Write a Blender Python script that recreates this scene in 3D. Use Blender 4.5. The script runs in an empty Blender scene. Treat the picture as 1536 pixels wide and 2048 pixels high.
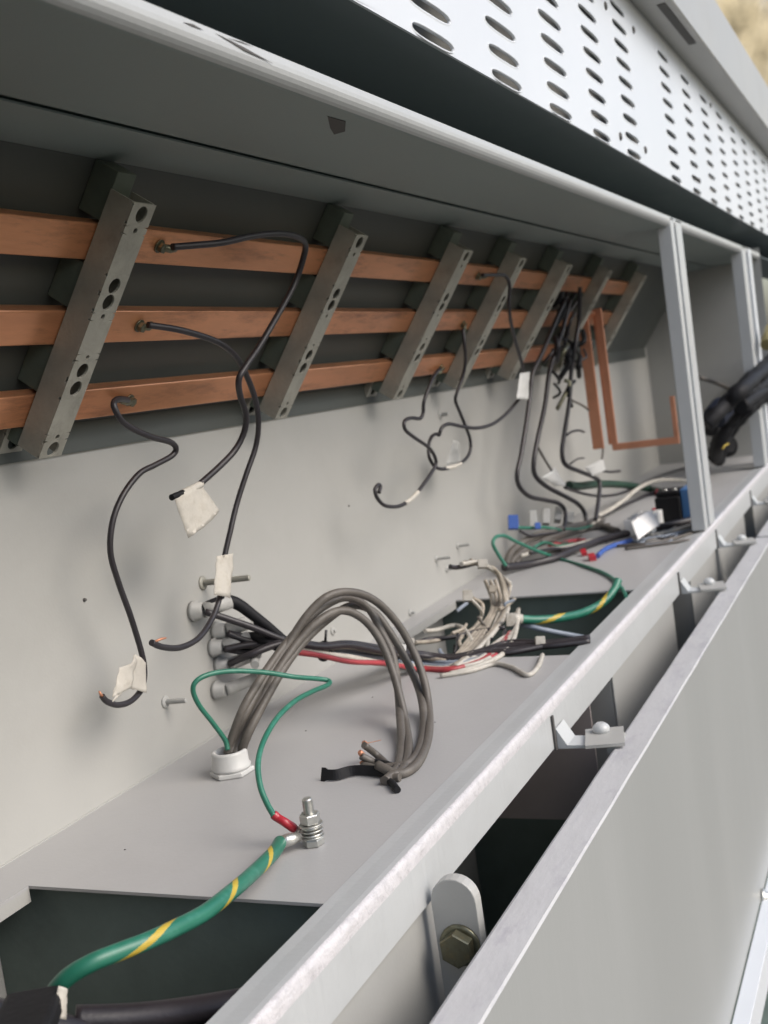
import bpy, bmesh, math, random
from mathutils import Vector, Matrix, noise
random.seed(7)
S = bpy.context.scene
COL = S.collection
# ------------------------------------------------------------------ camera, sky, sun, exposure
ROWS = [Vector((0.40282503, -0.15293749, 0.90240907)),      # world X, Y, Z axes seen from the camera
        Vector((-0.90425461, 0.08605227, 0.41823273)),      # (image right, image down, view direction)
        Vector((-0.14161781, -0.98448216, -0.10363042))]
FPX = 2340.82
cam = bpy.data.cameras.new('camera'); co = bpy.data.objects.new('camera', cam); COL.objects.link(co)
cam.sensor_fit = 'VERTICAL'; cam.sensor_height = 24; cam.lens = 24 * FPX / 2048
cam.clip_start = 0.02; cam.clip_end = 600
co.matrix_world = Matrix(((ROWS[0][0], -ROWS[0][1], -ROWS[0][2], 0), (ROWS[1][0], -ROWS[1][1], -ROWS[1][2], 0),
                          (ROWS[2][0], -ROWS[2][1], -ROWS[2][2], 0), (0, 0, 0, 1)))
cam.dof.use_dof = True; cam.dof.focus_distance = 1.15; cam.dof.aperture_fstop = 5.6
S.camera = co
sun_dir = Vector((0.02, 0.70, -0.60)).normalized()          # the way the light travels
W = bpy.data.worlds.new('World'); S.world = W; W.use_nodes = True
wn = W.node_tree.nodes; wl = W.node_tree.links
sky = wn.new('ShaderNodeTexSky'); sky.sky_type = 'NISHITA'; sky.sun_disc = False
sky.sun_elevation = math.asin(-sun_dir.z); sky.sun_rotation = math.atan2(-sun_dir.x, -sun_dir.y)
sky.air_density = 1.0; sky.dust_density = 3.0; sky.ozone_density = 1.0
bg = wn['Background']; bg.inputs['Strength'].default_value = 0.15
wl.new(sky.outputs[0], bg.inputs['Color'])
sl = bpy.data.lights.new('sun', 'SUN'); sl.energy = 1.4; sl.angle = math.radians(36); sl.color = (1, 0.985, 0.96)
so = bpy.data.objects.new('sun', sl); COL.objects.link(so); so.rotation_euler = sun_dir.to_track_quat('-Z', 'Y').to_euler()
S.view_settings.view_transform = 'Standard'; S.view_settings.look = 'None'
S.view_settings.exposure = 0.58; S.view_settings.gamma = 1

# ------------------------------------------------------------------ measuring helpers
def ray(px, py):
    c = Vector(((px - 768) / FPX, (py - 1024) / FPX, 1.0))
    return Vector((ROWS[0].dot(c), ROWS[1].dot(c), ROWS[2].dot(c)))
def onY(px, py, Y): r = ray(px, py); return r * (Y / r.y)
def onZ(px, py, Z): r = ray(px, py); return r * (Z / r.z)
def onX(px, py, X): r = ray(px, py); return r * (X / r.x)
ZF = -0.42            # the compartment's floor plate
YB = 0.873            # its rear panel
YF = 0.446            # its front plane
XL, XR = -0.7, 4.35

# ------------------------------------------------------------------ materials
KEEP = ()
def mat(name, color, rough=0.5, metal=0.0, var=0.0, vscale=8, bump=0.0, bscale=200, spec=0.5, stain=None, stscale=14, stamt=0.5, stretch=(1, 1, 1)):
    m = bpy.data.materials.new(name); m.use_nodes = True
    N = m.node_tree.nodes; L = m.node_tree.links; b = N['Principled BSDF']
    b.inputs['Roughness'].default_value = rough; b.inputs['Metallic'].default_value = metal
    b.inputs['Specular IOR Level'].default_value = spec
    if name not in KEEP: color = tuple(v * 0.78 for v in color); stain = tuple(v * 0.78 for v in stain) if stain else None
    c4 = (*color, 1); b.inputs['Base Color'].default_value = c4
    tc = N.new('ShaderNodeTexCoord'); mp = N.new('ShaderNodeMapping'); mp.inputs['Scale'].default_value = stretch
    L.new(tc.outputs['Object'], mp.inputs['Vector'])
    last = None
    if var > 0:
        n = N.new('ShaderNodeTexNoise'); n.inputs['Scale'].default_value = vscale; n.inputs['Detail'].default_value = 6
        n.inputs['Roughness'].default_value = 0.65
        L.new(mp.outputs[0], n.inputs['Vector'])
        r = N.new('ShaderNodeMapRange'); r.inputs['From Min'].default_value = 0.3; r.inputs['From Max'].default_value = 0.7
        r.inputs['To Min'].default_value = 1 - var; r.inputs['To Max'].default_value = 1 + var
        L.new(n.outputs['Fac'], r.inputs['Value'])
        mx = N.new('ShaderNodeVectorMath'); mx.operation = 'SCALE'; mx.inputs[0].default_value = color
        L.new(r.outputs[0], mx.inputs['Scale']); last = mx.outputs[0]
        r2 = N.new('ShaderNodeMapRange'); r2.inputs['To Min'].default_value = rough * 0.8; r2.inputs['To Max'].default_value = min(1, rough * 1.25)
        L.new(n.outputs['Fac'], r2.inputs['Value']); L.new(r2.outputs[0], b.inputs['Roughness'])
    if stain:
        n2 = N.new('ShaderNodeTexNoise'); n2.inputs['Scale'].default_value = stscale; n2.inputs['Detail'].default_value = 8
        n2.inputs['Roughness'].default_value = 0.75
        L.new(mp.outputs[0], n2.inputs['Vector'])
        r3 = N.new('ShaderNodeMapRange'); r3.inputs['From Min'].default_value = 0.5; r3.inputs['From Max'].default_value = 0.68
        r3.inputs['To Max'].default_value = stamt; L.new(n2.outputs['Fac'], r3.inputs['Value'])
        mm = N.new('ShaderNodeMix'); mm.data_type = 'RGBA'; L.new(r3.outputs[0], mm.inputs['Factor'])
        if last: L.new(last, mm.inputs['A'])
        else: mm.inputs['A'].default_value = c4
        mm.inputs['B'].default_value = (*stain, 1); last = mm.outputs['Result']
    if last: L.new(last, b.inputs['Base Color'])
    if bump > 0:
        n3 = N.new('ShaderNodeTexNoise'); n3.inputs['Scale'].default_value = bscale; n3.inputs['Detail'].default_value = 4
        L.new(mp.outputs[0], n3.inputs['Vector'])
        bp = N.new('ShaderNodeBump'); bp.inputs['Strength'].default_value = bump; bp.inputs['Distance'].default_value = 0.001
        L.new(n3.outputs['Fac'], bp.inputs['Height']); L.new(bp.outputs[0], b.inputs['Normal'])
    return m
PAINT = mat('grey_enamel', (0.455, 0.452, 0.428), 0.42, var=0.035, vscale=5, bump=0.12, bscale=260, stain=(0.40, 0.395, 0.37), stscale=3.4, stamt=0.4)
PAINT2 = mat('grey_enamel_scuffed', (0.555, 0.57, 0.57), 0.34, var=0.03, vscale=9, bump=0.2, bscale=160, stain=(0.46, 0.47, 0.47), stscale=20, stamt=0.25)
STRIPP = mat('scuffed_door_edge_enamel', (0.59, 0.59, 0.595), 0.36, var=0.06, vscale=14, bump=0.4, bscale=120, stain=(0.34, 0.32, 0.38), stscale=24, stamt=0.45, stretch=(0.55, 1.6, 1))
ROUGHP = mat('thick_chipped_enamel', (0.68, 0.66, 0.67), 0.34, var=0.05, vscale=40, bump=0.9, bscale=420, stain=(0.33, 0.32, 0.33), stscale=90, stamt=0.5)
DOORP = mat('grey_enamel_door', (0.385, 0.395, 0.385), 0.33, var=0.03, vscale=3, bump=0.1, bscale=200, stain=(0.44, 0.445, 0.44), stscale=7, stamt=0.3, stretch=(1, 1, 0.15))
VENTP = mat('white_grey_enamel', (0.74, 0.77, 0.80), 0.38, var=0.03, vscale=3, bump=0.1, bscale=150)
DARKP = mat('unpainted_dark_steel', (0.14, 0.185, 0.165), 0.6, var=0.2, vscale=12, bump=0.3, bscale=120)
GALV = mat('galvanised_steel', (0.41, 0.40, 0.345), 0.5, metal=0.2, var=0.16, vscale=30, bump=0.3, bscale=220, stain=(0.28, 0.27, 0.23), stscale=24, stamt=0.7)
BLOCK = mat('grey_green_insulator', (0.13, 0.16, 0.13), 0.6, var=0.12, vscale=40, bump=0.3)
COPPER = mat('copper', (1.0, 0.46, 0.24), 0.30, metal=0.75, var=0.14, vscale=9, bump=0.25, bscale=90, stain=(0.30, 0.13, 0.08), stscale=16, stamt=0.6, stretch=(0.35, 2.2, 2.2))
COPDULL = mat('dull_copper', (0.66, 0.31, 0.19), 0.5, metal=0.6, var=0.12, vscale=20, bump=0.2)
BLACKW = mat('black_cable_sheath', (0.028, 0.024, 0.028), 0.42, var=0.25, vscale=30, bump=0.2, bscale=300)
GREYW = mat('grey_brown_cable_sheath', (0.115, 0.102, 0.088), 0.5, var=0.15, vscale=30, bump=0.4, bscale=260, stain=(0.17, 0.155, 0.135), stscale=30, stamt=0.5)
GREENW = mat('green_wire', (0.022, 0.17, 0.11), 0.38, var=0.12, vscale=30, stain=(0.10, 0.32, 0.24), stscale=40, stamt=0.5)
DGREENW = mat('dark_green_sleeve', (0.012, 0.05, 0.03), 0.5, var=0.1)
YELLOW = mat('yellow_stripe', (0.55, 0.40, 0.05), 0.45, var=0.1, vscale=60)
WHITEW = mat('white_wire', (0.55, 0.52, 0.46), 0.45, var=0.15, vscale=40, stain=(0.32, 0.28, 0.22), stscale=50, stamt=0.7)
CREAM = mat('dirty_cream_wire', (0.42, 0.37, 0.30), 0.5, var=0.2, vscale=40, stain=(0.18, 0.15, 0.12), stscale=60, stamt=0.8)
REDW = mat('red_wire', (0.42, 0.05, 0.06), 0.4, var=0.15, vscale=40)
REDC = mat('red_crimp', (0.48, 0.03, 0.045), 0.3, var=0.1, vscale=60)
BLUEW = mat('blue_wire', (0.05, 0.12, 0.42), 0.4, var=0.1)
PALEW = mat('pale_blue_grey_wire', (0.26, 0.30, 0.36), 0.45, var=0.12)
PAPER = mat('paper_tape', (0.60, 0.565, 0.50), 0.85, var=0.07, vscale=60, bump=0.5, bscale=180, stain=(0.42, 0.36, 0.28), stscale=50, stamt=0.5)
WPLAST = mat('white_plastic', (0.62, 0.62, 0.60), 0.4, var=0.05, vscale=30, bump=0.1)
STEEL = mat('zinc_plated_steel', (0.62, 0.62, 0.58), 0.3, metal=0.8, var=0.12, vscale=60, bump=0.4, bscale=400)
OLIVE = mat('passivated_bolt', (0.20, 0.20, 0.14), 0.35, metal=0.7, var=0.3, vscale=50, stain=(0.30, 0.22, 0.10), stscale=60, stamt=0.6)
TAPE = mat('black_tape', (0.014, 0.014, 0.016), 0.6, spec=0.2, var=0.3, vscale=30, bump=0.7, bscale=90)
TIE = mat('black_nylon', (0.015, 0.015, 0.017), 0.4)
GROUND = mat('dry_ground', (0.09, 0.09, 0.075), 0.95, var=0.35, vscale=3, bump=1.0, bscale=30, stain=(0.05, 0.07, 0.03), stscale=2, stamt=0.8)
TAN = mat('tan_tarpaulin', (0.66, 0.56, 0.36), 0.35, var=0.3, vscale=2.5, bump=1.0, bscale=6, stain=(0.26, 0.21, 0.13), stscale=3, stamt=0.7)
CHIP = mat('bare_primer', (0.09, 0.085, 0.08), 0.7, var=0.1)
GREYCONN = mat('dirty_white_nylon', (0.46, 0.46, 0.44), 0.45, var=0.12, vscale=60, stain=(0.28, 0.27, 0.26), stscale=60, stamt=0.5)

# ------------------------------------------------------------------ mesh helpers
class MB:
    def __init__(s): s.v = []; s.f = []; s.mi = []; s.smooth = []
    def face(s, idx, mi=0, sm=False): s.f.append(idx); s.mi.append(mi); s.smooth.append(sm)
    def box(s, lo, hi, mi=0, R=None, c=None):
        b = len(s.v)
        for x in (lo[0], hi[0]):
            for y in (lo[1], hi[1]):
                for z in (lo[2], hi[2]):
                    p = Vector((x, y, z))
                    if R is not None: p = R @ p + (c or Vector())
                    s.v.append(p)
        for q in ((0, 1, 3, 2), (4, 6, 7, 5), (0, 4, 5, 1), (2, 3, 7, 6), (0, 2, 6, 4), (1, 5, 7, 3)): s.face([b + i for i in q], mi)
        return s
    def prism_x(s, prof, x0, x1, mi=0, sm=False, cap=True):     # closed (y,z) outline run along X
        n = len(prof); b = len(s.v)
        for x in (x0, x1):
            for y, z in prof: s.v.append(Vector((x, y, z)))
        for i in range(n): j = (i + 1) % n; s.face([b + i, b + j, b + n + j, b + n + i], mi, sm)
        if cap: s.face([b + i for i in range(n)][::-1], mi); s.face([b + n + i for i in range(n)], mi)
        return s
    def rings(s, rings, mi=0, sm=True, cap=True):
        b = len(s.v); n = len(rings[0])
        for r in rings: s.v.extend(Vector(p) for p in r)
        for k in range(len(rings) - 1):
            m = mi[k] if isinstance(mi, list) else mi
            for i in range(n):
                j = (i + 1) % n; s.face([b + k * n + i, b + k * n + j, b + (k + 1) * n + j, b + (k + 1) * n + i], m, sm)
        if cap:
            m0 = mi[0] if isinstance(mi, list) else mi; m1 = mi[-1] if isinstance(mi, list) else mi
            s.face([b + i for i in range(n)][::-1], m0); s.face([b + (len(rings) - 1) * n + i for i in range(n)], m1)
        return s
    def lathe(s, c, axis, prof, n=20, mi=0, sm=True, phase=0.0):     # prof [(dist along the axis, radius)]
        ax = Vector(axis).normalized(); u = ax.orthogonal().normalized(); w = ax.cross(u); c = Vector(c)
        rs = [[c + ax * h + (u * math.cos(phase + 2 * math.pi * i / n) + w * math.sin(phase + 2 * math.pi * i / n)) * r for i in range(n)] for h, r in prof]
        return s.rings(rs, mi, sm)
    def tube(s, pts, r, n=10, mi=0, cap=True):
        # parallel-transported frame
        P = [Vector(p) for p in pts]; rs = []
        t = (P[1] - P[0]).normalized(); u = t.orthogonal().normalized()
        for i, p in enumerate(P):
            a = P[max(0, i - 1)]; b = P[min(len(P) - 1, i + 1)]; d = (b - a)
            t2 = d.normalized() if d.length > 1e-9 else t
            u = (u - t2 * u.dot(t2)); u = u.normalized() if u.length > 1e-6 else t2.orthogonal().normalized()
            w = t2.cross(u); t = t2
            rr = r[i] if isinstance(r, (list, tuple)) else r
            rs.append([p + (u * math.cos(2 * math.pi * k / n) + w * math.sin(2 * math.pi * k / n)) * rr for k in range(n)])
        return s.rings(rs, mi, True, cap)
    def build(s, name, mats, parent=None, bevel=0):
        me = bpy.data.meshes.new(name); me.from_pydata([tuple(v) for v in s.v], [], s.f)
        for m in (mats if isinstance(mats, (list, tuple)) else [mats]): me.materials.append(m)
        for p, m, sm in zip(me.polygons, s.mi, s.smooth): p.material_index = m; p.use_smooth = sm
        bm = bmesh.new(); bm.from_mesh(me); bmesh.ops.recalc_face_normals(bm, faces=bm.faces); bm.to_mesh(me); bm.free()
        o = bpy.data.objects.new(name, me); COL.objects.link(o)
        if bevel:
            b = o.modifiers.new('bevel', 'BEVEL'); b.width = bevel; b.segments = 2; b.limit_method = 'ANGLE'; b.harden_normals = False
        if parent is not None:
            o.parent = parent; pl = parent
            me.transform(Matrix.Translation(-worldloc(parent)))
        return o
def worldloc(o):
    l = o.location.copy()
    while o.parent is not None: o = o.parent; l = l + o.location
    return l
def tag(o, label=None, cat=None, group=None, kind=None):
    if label: o['label'] = label
    if cat: o['category'] = cat
    if group: o['group'] = group
    if kind: o['kind'] = kind
    return o
def empty(name, loc, label, cat, group=None):
    o = bpy.data.objects.new(name, None); COL.objects.link(o); o.location = loc; o.empty_display_size = 0.02
    return tag(o, label, cat, group)
def spline(P, sub=6):
    out = []; n = len(P)
    for i in range(n - 1):
        p0 = P[max(0, i - 1)]; p1 = P[i]; p2 = P[i + 1]; p3 = P[min(n - 1, i + 2)]
        for k in range(sub):
            t = k / sub
            out.append(0.5 * ((2 * p1) + (p2 - p0) * t + (2 * p0 - 5 * p1 + 4 * p2 - p3) * t * t + (3 * p1 - p0 - 3 * p2 + p3) * t ** 3))
    out.append(P[-1].copy()); return out
def path(pts, r=0.003, free=False, sub=6):
    """pts: (px, py[, Y]); the depth Y is carried between the points that give it; wires rest on the floor plate and rear panel"""
    Ys = [p[2] if len(p) > 2 else None for p in pts]; known = [i for i, y in enumerate(Ys) if y is not None]
    for i in range(len(Ys)):
        if Ys[i] is None:
            a = max([k for k in known if k < i], default=known[0]); b = min([k for k in known if k > i], default=known[-1])
            Ys[i] = Ys[a] if a >= b else Ys[a] + (Ys[b] - Ys[a]) * (i - a) / (b - a)
    out = []
    for p, Y in zip(pts, Ys):
        if not free: Y = min(Y, YB - r - 0.001)
        q = onY(p[0], p[1], Y)
        if not free and q.z < ZF + r: q = onZ(p[0], p[1], ZF + r)
        out.append(q)
    return spline(out, sub)
def hexprof(mb, c, axis, h, r, mi=0, phase=0.0): mb.lathe(c, axis, [(0, r * 0.93), (0.0012, r), (h - 0.0012, r), (h, r * 0.93)], 6, mi, False, phase)

# ------------------------------------------------------------------ setting: ground
g = MB(); n = 40
b0 = 0
for i in range(n + 1):
    for j in range(n + 1):
        x = -300 + 600 * i / n; y = -300 + 600 * j / n; g.v.append(Vector((x, y, -1.33)))
for i in range(n):
    for j in range(n): k = i * (n + 1) + j; g.face([k, k + n + 1, k + n + 2, k + 1])
tag(g.build('ground', GROUND), 'dark dry ground under the open cabinet', None, None, 'structure')

# ------------------------------------------------------------------ the cabinet
cab = empty('switchgear_cabinet', (1.8, 0.6, -1.2), 'long light grey steel switchgear cabinet standing open with slotted vent above', 'cabinet')
def part(name, mb, m, bevel=0, label=None, parent=None):
    o = mb.build(name, m, parent or cab, bevel)
    if label: o['label'] = label
    return o
# floor plate with two cut-outs (quads around the openings, 3 mm thick with visible lips)
C1 = (-0.35, 0.819, 0.40, 0.807)
C2 = (1.616, 2.062, 0.40, 0.832)
fl = MB(); T = 0.003
def slab(x0, x1, y0, y1): fl.box((x0, y0, ZF - T), (x1, y1, ZF))
YR = 0.486
slab(XL, C1[0], YR, YB); slab(C1[0], C1[1], C1[3], YB); slab(C1[1], C2[0], YR, YB); slab(C2[0], C2[1], C2[3], YB); slab(C2[1], XR, YR, YB)
part('floor_plate', fl, mat('cool_grey_enamel', (0.455, 0.452, 0.448), 0.40, var=0.04, vscale=4, bump=0.12, bscale=260, stain=(0.39, 0.38, 0.375), stscale=4, stamt=0.4))
for C_ in (C1, C2):      # folded lips of the openings
    lp = MB(); lp.box((C_[0], C_[3], ZF - 0.016), (C_[1], C_[3] + 0.002, ZF - T)); part('opening_lip', lp, PAINT)

# rear panel, one sheet above the floor plate and one below
rp = MB(); rp.box((XL, YB, ZF - T), (XR, YB + 0.003, 0.30)); part('rear_panel', rp, PAINT)
rs = MB(); rs.box((XL, YB - 0.0015, ZF), (XR, YB, ZF + 0.0015)); part('seam_bead', rs, PAINT)
rl = MB(); rl.box((XL, YB, -1.25), (XR, YB + 0.003, ZF - T - 0.001)); part('lower_rear_panel', rl, PAINT)
bf = MB(); bf.box((XL, 0.34, -1.26), (XR, YB + 0.003, -1.252)); part('base_plate', bf, DARKP)
for x in (XL, XR):
    e = MB(); e.box((x - 0.003, YF, -1.25), (x, YB + 0.003, 0.30)) if x < 0 else e.box((x, YF, -1.25), (x + 0.003, YB + 0.003, 0.30)); part('end_panel', e, PAINT)
# inner cross plates under the floor
for x, y0, m in ((C1[1] + 0.012, 0.47, DARKP), (C2[1] + 0.02, 0.47, DARKP), (3.1, 0.47, DARKP)):
    e = MB(); e.box((x, y0, -1.25), (x + 0.003, YB - 0.001, ZF - T - 0.001)); part('cross_plate', e, m)
e = MB(); e.box((1.60, 0.462, -0.665), (1.603, 0.80, -0.4775)); part('cable_tray_edge', e, mat('brown_primer', (0.42, 0.36, 0.34), 0.7, var=0.1))
# roof: underside with rounded front lip, step beam, recess behind it
def arc(cy, cz, r, a0, a1, k=6): return [(cy + r * math.cos(math.radians(a0 + (a1 - a0) * i / k)), cz + r * math.sin(math.radians(a0 + (a1 - a0) * i / k))) for i in range(k + 1)]
ZH = 0.281
lip_in = [(YF, ZH - 0.001)] + arc(YF + 0.014, 0.274, 0.014, 180, 270) + [(0.607, 0.2610)]
prof = lip_in + [(0.607, 0.2635), (YF + 0.016, 0.2635), (YF + 0.004, 0.275), (YF + 0.003, ZH - 0.001)]
r_ = MB(); k = 90
for i in range(k):
    x0 = XL + (XR - XL) * i / k; x1 = XL + (XR - XL) * (i + 1) / k
    r_.prism_x(prof, x0, x1, 0, False, cap=(i in (0, k - 1)))
ROOFP = mat('shaded_grey_enamel', (0.29, 0.345, 0.33), 0.5, var=0.05, vscale=5, bump=0.12, bscale=260)  # shade under the roof is put into this darker enamel colour
ro = part('roof_panel', r_, [ROOFP, PAINT2], label='roof sheet of the compartment with rounded bright front lip')
bmr = bmesh.new(); bmr.from_mesh(ro.data); bmesh.ops.remove_doubles(bmr, verts=bmr.verts, dist=1e-5)
for f in bmr.faces:
    f.smooth = False; c_ = f.calc_center_median() + worldloc(cab)
    if c_.y < YF + 0.0115: f.material_index = 1  # lip brightness is put into a paler enamel than the sheet
bmr.to_mesh(ro.data); bmr.free()
b_ = MB(); b_.prism_x([(0.6125, 0.2605), (0.6125, 0.2590), (0.7000, 0.2565), (0.7010, 0.2530), (0.7025, 0.2530), (0.7025, 0.2580), (0.6130, 0.2612)], XL, XR)
part('roof_beam', b_, ROOFP, label='rear strip of the roof sheet behind the dark seam')
rb = MB(); rb.box((XL, 0.6080, 0.2645), (XR, YB, 0.2675)); part('roof_recess', rb, DARKP)
# header shelf, louvred vent panel with pressed slots, canopy
YV = 0.420; KV = YV / 0.341; ZS = 0.3435
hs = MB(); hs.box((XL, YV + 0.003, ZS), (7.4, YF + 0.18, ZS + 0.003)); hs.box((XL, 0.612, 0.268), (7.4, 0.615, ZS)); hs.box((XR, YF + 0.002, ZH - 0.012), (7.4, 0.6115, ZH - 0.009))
part('header_shelf', hs, mat('header_shade_enamel', (0.14, 0.17, 0.18), 0.5, var=.06, vscale=6), label='dark underside of the projecting vent housing')  # shadow below the housing is painted in as a darker colour
hb = MB(); hb.box((XL, YV + 0.07, ZS + 0.004), (7.4, YV + 0.073, 0.80)); part('vent_baffle', hb, PAINT)
VX0, VX1, VZ0, VZ1 = 0.5, 7.5, ZS, 0.531 * KV
xs = []
x = 0.768
while x < 5.9:
    xs.append(x); x += 0.2015 if not (1.7 < x < 1.9) else 0.33
    if x > 2.0: x += 0.02
xs = [v * KV for v in xs]; PZ = 0.0263 * KV; zs = [(0.3095 + 0.0263 * (i - 1)) * KV for i in range(9)]; zs[0] += 0.0030
vp = MB(); NS = 16
def slot_cell(x0, x1, z0, z1, cx, cz, L, Wd):
    ring = []
    for i in range(NS):
        a = 2 * math.pi * (i + 0.5) / NS; c_, s_ = math.cos(a), math.sin(a)
        ring.append((cx + L / 2 * math.copysign(abs(c_) ** 0.62, c_), cz + Wd / 2 * math.copysign(abs(s_) ** 0.8, s_)))
    outer = []
    for i in range(NS):
        a = 2 * math.pi * (i + 0.5) / NS; c_, s_ = math.cos(a), math.sin(a); t = 1 / max(abs(c_), abs(s_))
        outer.append(((x0 + x1) / 2 + (x1 - x0) / 2 * c_ * t, (z0 + z1) / 2 + (z1 - z0) / 2 * s_ * t))
    # rows: outer, rim foot, rim crest, hole edge front, hole edge back
    def scl(g, dy): return [((p[0] - cx) * (1 + g / (L / 2)) + cx, YV + dy, (p[1] - cz) * (1 + g / (Wd / 2)) + cz) for p in ring]
    rows = [[(p[0], YV, p[1]) for p in outer], scl(0.0030, 0), scl(0.0012, -0.0012), scl(0, -0.0006), scl(0, 0.003)]
    b = len(vp.v)
    for r in rows: vp.v.extend(Vector(p) for p in r)
    for k in range(4):
        for i in range(NS):
            j = (i + 1) % NS; vp.face([b + k * NS + i, b + k * NS + j, b + (k + 1) * NS + j, b + (k + 1) * NS + i], 0, k > 0)
    # corner fill of the cell
    cor = [(x1, z1), (x0, z1), (x0, z0), (x1, z0)]
    for (cx_, cz_) in cor:
        best = sorted(range(NS), key=lambda i: (outer[i][0] - cx_) ** 2 / (x1 - x0) ** 2 + (outer[i][1] - cz_) ** 2 / (z1 - z0) ** 2)[:2]
        q = len(vp.v); vp.v.append(Vector((cx_, YV, cz_))); vp.face([q, b + best[0], b + best[1]])
edges = [VX0] + [(xs[i] + xs[i + 1]) / 2 for i in range(len(xs) - 1)] + [VX1]
zed = [VZ0 + 0.0006] + [(zs[i] + zs[i + 1]) / 2 for i in range(len(zs) - 1)] + [zs[-1] + PZ / 2]
for i, cx in enumerate(xs):
    for j, cz in enumerate(zs): slot_cell(edges[i], edges[i + 1], zed[j], zed[j + 1], cx, cz, 0.098 * KV, 0.0098 * KV)
vp.box((XL, YV, VZ0), (VX1, YV + 0.003, zed[0])); vp.box((XL, YV, zed[-1]), (VX1, YV + 0.003, VZ1)); vp.box((XL, YV, zed[0]), (VX0, YV + 0.003, zed[-1]))
vo = part('slotted_vent_panel', vp, VENTP, label='bright white vent panel pressed with rows of long slots')
bmr = bmesh.new(); bmr.from_mesh(vo.data); bmesh.ops.remove_doubles(bmr, verts=bmr.verts, dist=1e-5); bmr.to_mesh(vo.data); bmr.free()
for px, py in ((1210, 12), (1266, 60), (1240, 273), (1290, 300), (1398, 362), (1420, 210)):
    q = onY(px, py, YV); s_ = MB(); s_.lathe(q, (0, -1, 0), [(0, 0.007), (0.002, 0.007), (0.0035, 0.004)], 12); part('screw', s_, CHIP)
cp = MB(); cp.prism_x([(YV + 0.001, VZ1), (0.357, VZ1), (0.354, VZ1 + 0.003), (0.354, 0.813), (0.369, 0.823), (0.60, 0.823), (0.60, 0.819), (0.374, 0.819), (0.358, 0.808), (0.358, VZ1 + 0.003), (YV + 0.001, VZ1 + 0.003)], XL, 7.5)
part('canopy', cp, PAINT, label='grey underside and pale face of the top canopy')
for px, py in ((1180, 45),):
    q = onZ(px, py, VZ1); s_ = MB(); s_.box((q.x, 0.368, VZ1 - 0.0015), (q.x + 0.37, 0.384, VZ1 - 0.0002)); part('joint_strip', s_, CHIP)
# front rail, with thick uneven enamel on its ridge
rr = MB(); NX = 760; base = [(YR, ZF + 0.0005), (0.474, ZF + 0.0016), (0.456, ZF + 0.0042), (0.4505, ZF + 0.0043), (0.4480, ZF + 0.0032), (0.4463, ZF + 0.0006), (0.4457, ZF - 0.0035), (0.4455, ZF - 0.010), (0.4455, -0.4735), (0.449, -0.4765), (0.490, -0.4765), (0.490, -0.4745), (0.450, -0.4745), (0.449, -0.4725), (0.4490, ZF - 0.010), (0.4500, ZF - 0.002), (0.4800, ZF - 0.003), (YR, ZF - T)]
rings = []; mis = []
for i in range(NX + 1):
    x = -0.4 + (XR + 0.4) * (i / NX) ** 1.25; ring = []
    for k_, (y, z) in enumerate(base):
        if 3 <= k_ <= 7:
            a = noise.noise(Vector((x * 140, k_ * 2.3, 0))) * 0.0010 + noise.noise(Vector((x * 45, k_ * 1.1, 5))) * 0.0010
            fade = max(0.15, 1.6 - max(0, x - 0.75) * 1.8)
            w = {3: 0.2, 4: 0.5, 5: 1.0, 6: 1.0, 7: 0.5}[k_]
            y += -a * w * fade; z += a * w * 0.6 * fade
        ring.append((x, y, z))
    rings.append(ring)
rr.rings(rings, 0, False)
rro = part('front_rail', rr, [PAINT2, ROUGHP], label='bright front rail with lumpy chipped enamel along its ridge')
for p in rro.data.polygons:
    vs = [rro.data.vertices[i].index % len(base) for i in p.vertices]
    if len(p.vertices) == 4 and min(vs) >= 3 and max(vs) <= 7: p.material_index = 1
    if p.material_index == 1: p.use_smooth = True
cd = MB(); cd.box((XL, 0.4415, -0.411), (0.385, 0.4445, 0.2800)); part('unseen_shade_panel', cd, PAINT, 0.001, 'added unseen panel shading the left of the open bay')  # panel added out of view to keep light off the left interior
# front posts
def post(xa, xb, d=0.035):
    p = MB(); z0, z1 = -0.412, 0.2795
    prof = [(xa, YF + 0.0), (xb, YF + 0.0), (xb, YF + d), (xb - 0.003, YF + d), (xb - 0.003, YF + 0.003), (xa + 0.003, YF + 0.003), (xa + 0.003, YF + d), (xa, YF + d)]
    bb = len(p.v); n = len(prof)
    for z in (z0, z1):
        for x, y in prof: p.v.append(Vector((x, y, z)))
    for i in range(n): j = (i + 1) % n; p.face([bb + i, bb + j, bb + n + j, bb + n + i])
    p.face([bb + i for i in range(n)][::-1]); p.face([bb + n + i for i in range(n)])
    return p
part('front_post', post(2.638, 2.675, 0.030), PAINT2, 0.0015, label='nearer half of the paired front posts')
part('front_post', post(2.704, 2.775, 0.030), PAINT2, 0.0015, label='farther half of the paired front posts')
gk = MB(); gk.box((2.677, YF + 0.012, -0.412), (2.698, YF + 0.03, 0.2795)); part('gasket', gk, mat('dark_blue_seal', (0.04, 0.07, 0.09), 0.6))
part('front_post', post(3.86, 3.95), PAINT2, 0.0015, label='far front post at the right edge')
sp = MB(); sp.box((3.99, YF - 0.004, -0.40), (4.06, YF + 0.03, 0.2795)); part('front_post', sp, VENTP, 0.0015)
# lower front panels below the rail
for a, b in ((-0.7, 1.018), (1.709, 2.215), (2.42, 3.3), (3.5, 4.35)):
    l = MB(); l.box((a, 0.452, -1.25), (b, 0.455, -0.4775)); part('lower_front_panel', l, PAINT, 0.001)
    if a > 0:
        l = MB(); l.box((a - 0.0, 0.4555, -1.25), (a + 0.003, 0.52, -0.4775)); part('panel_return', l, PAINT)
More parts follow.
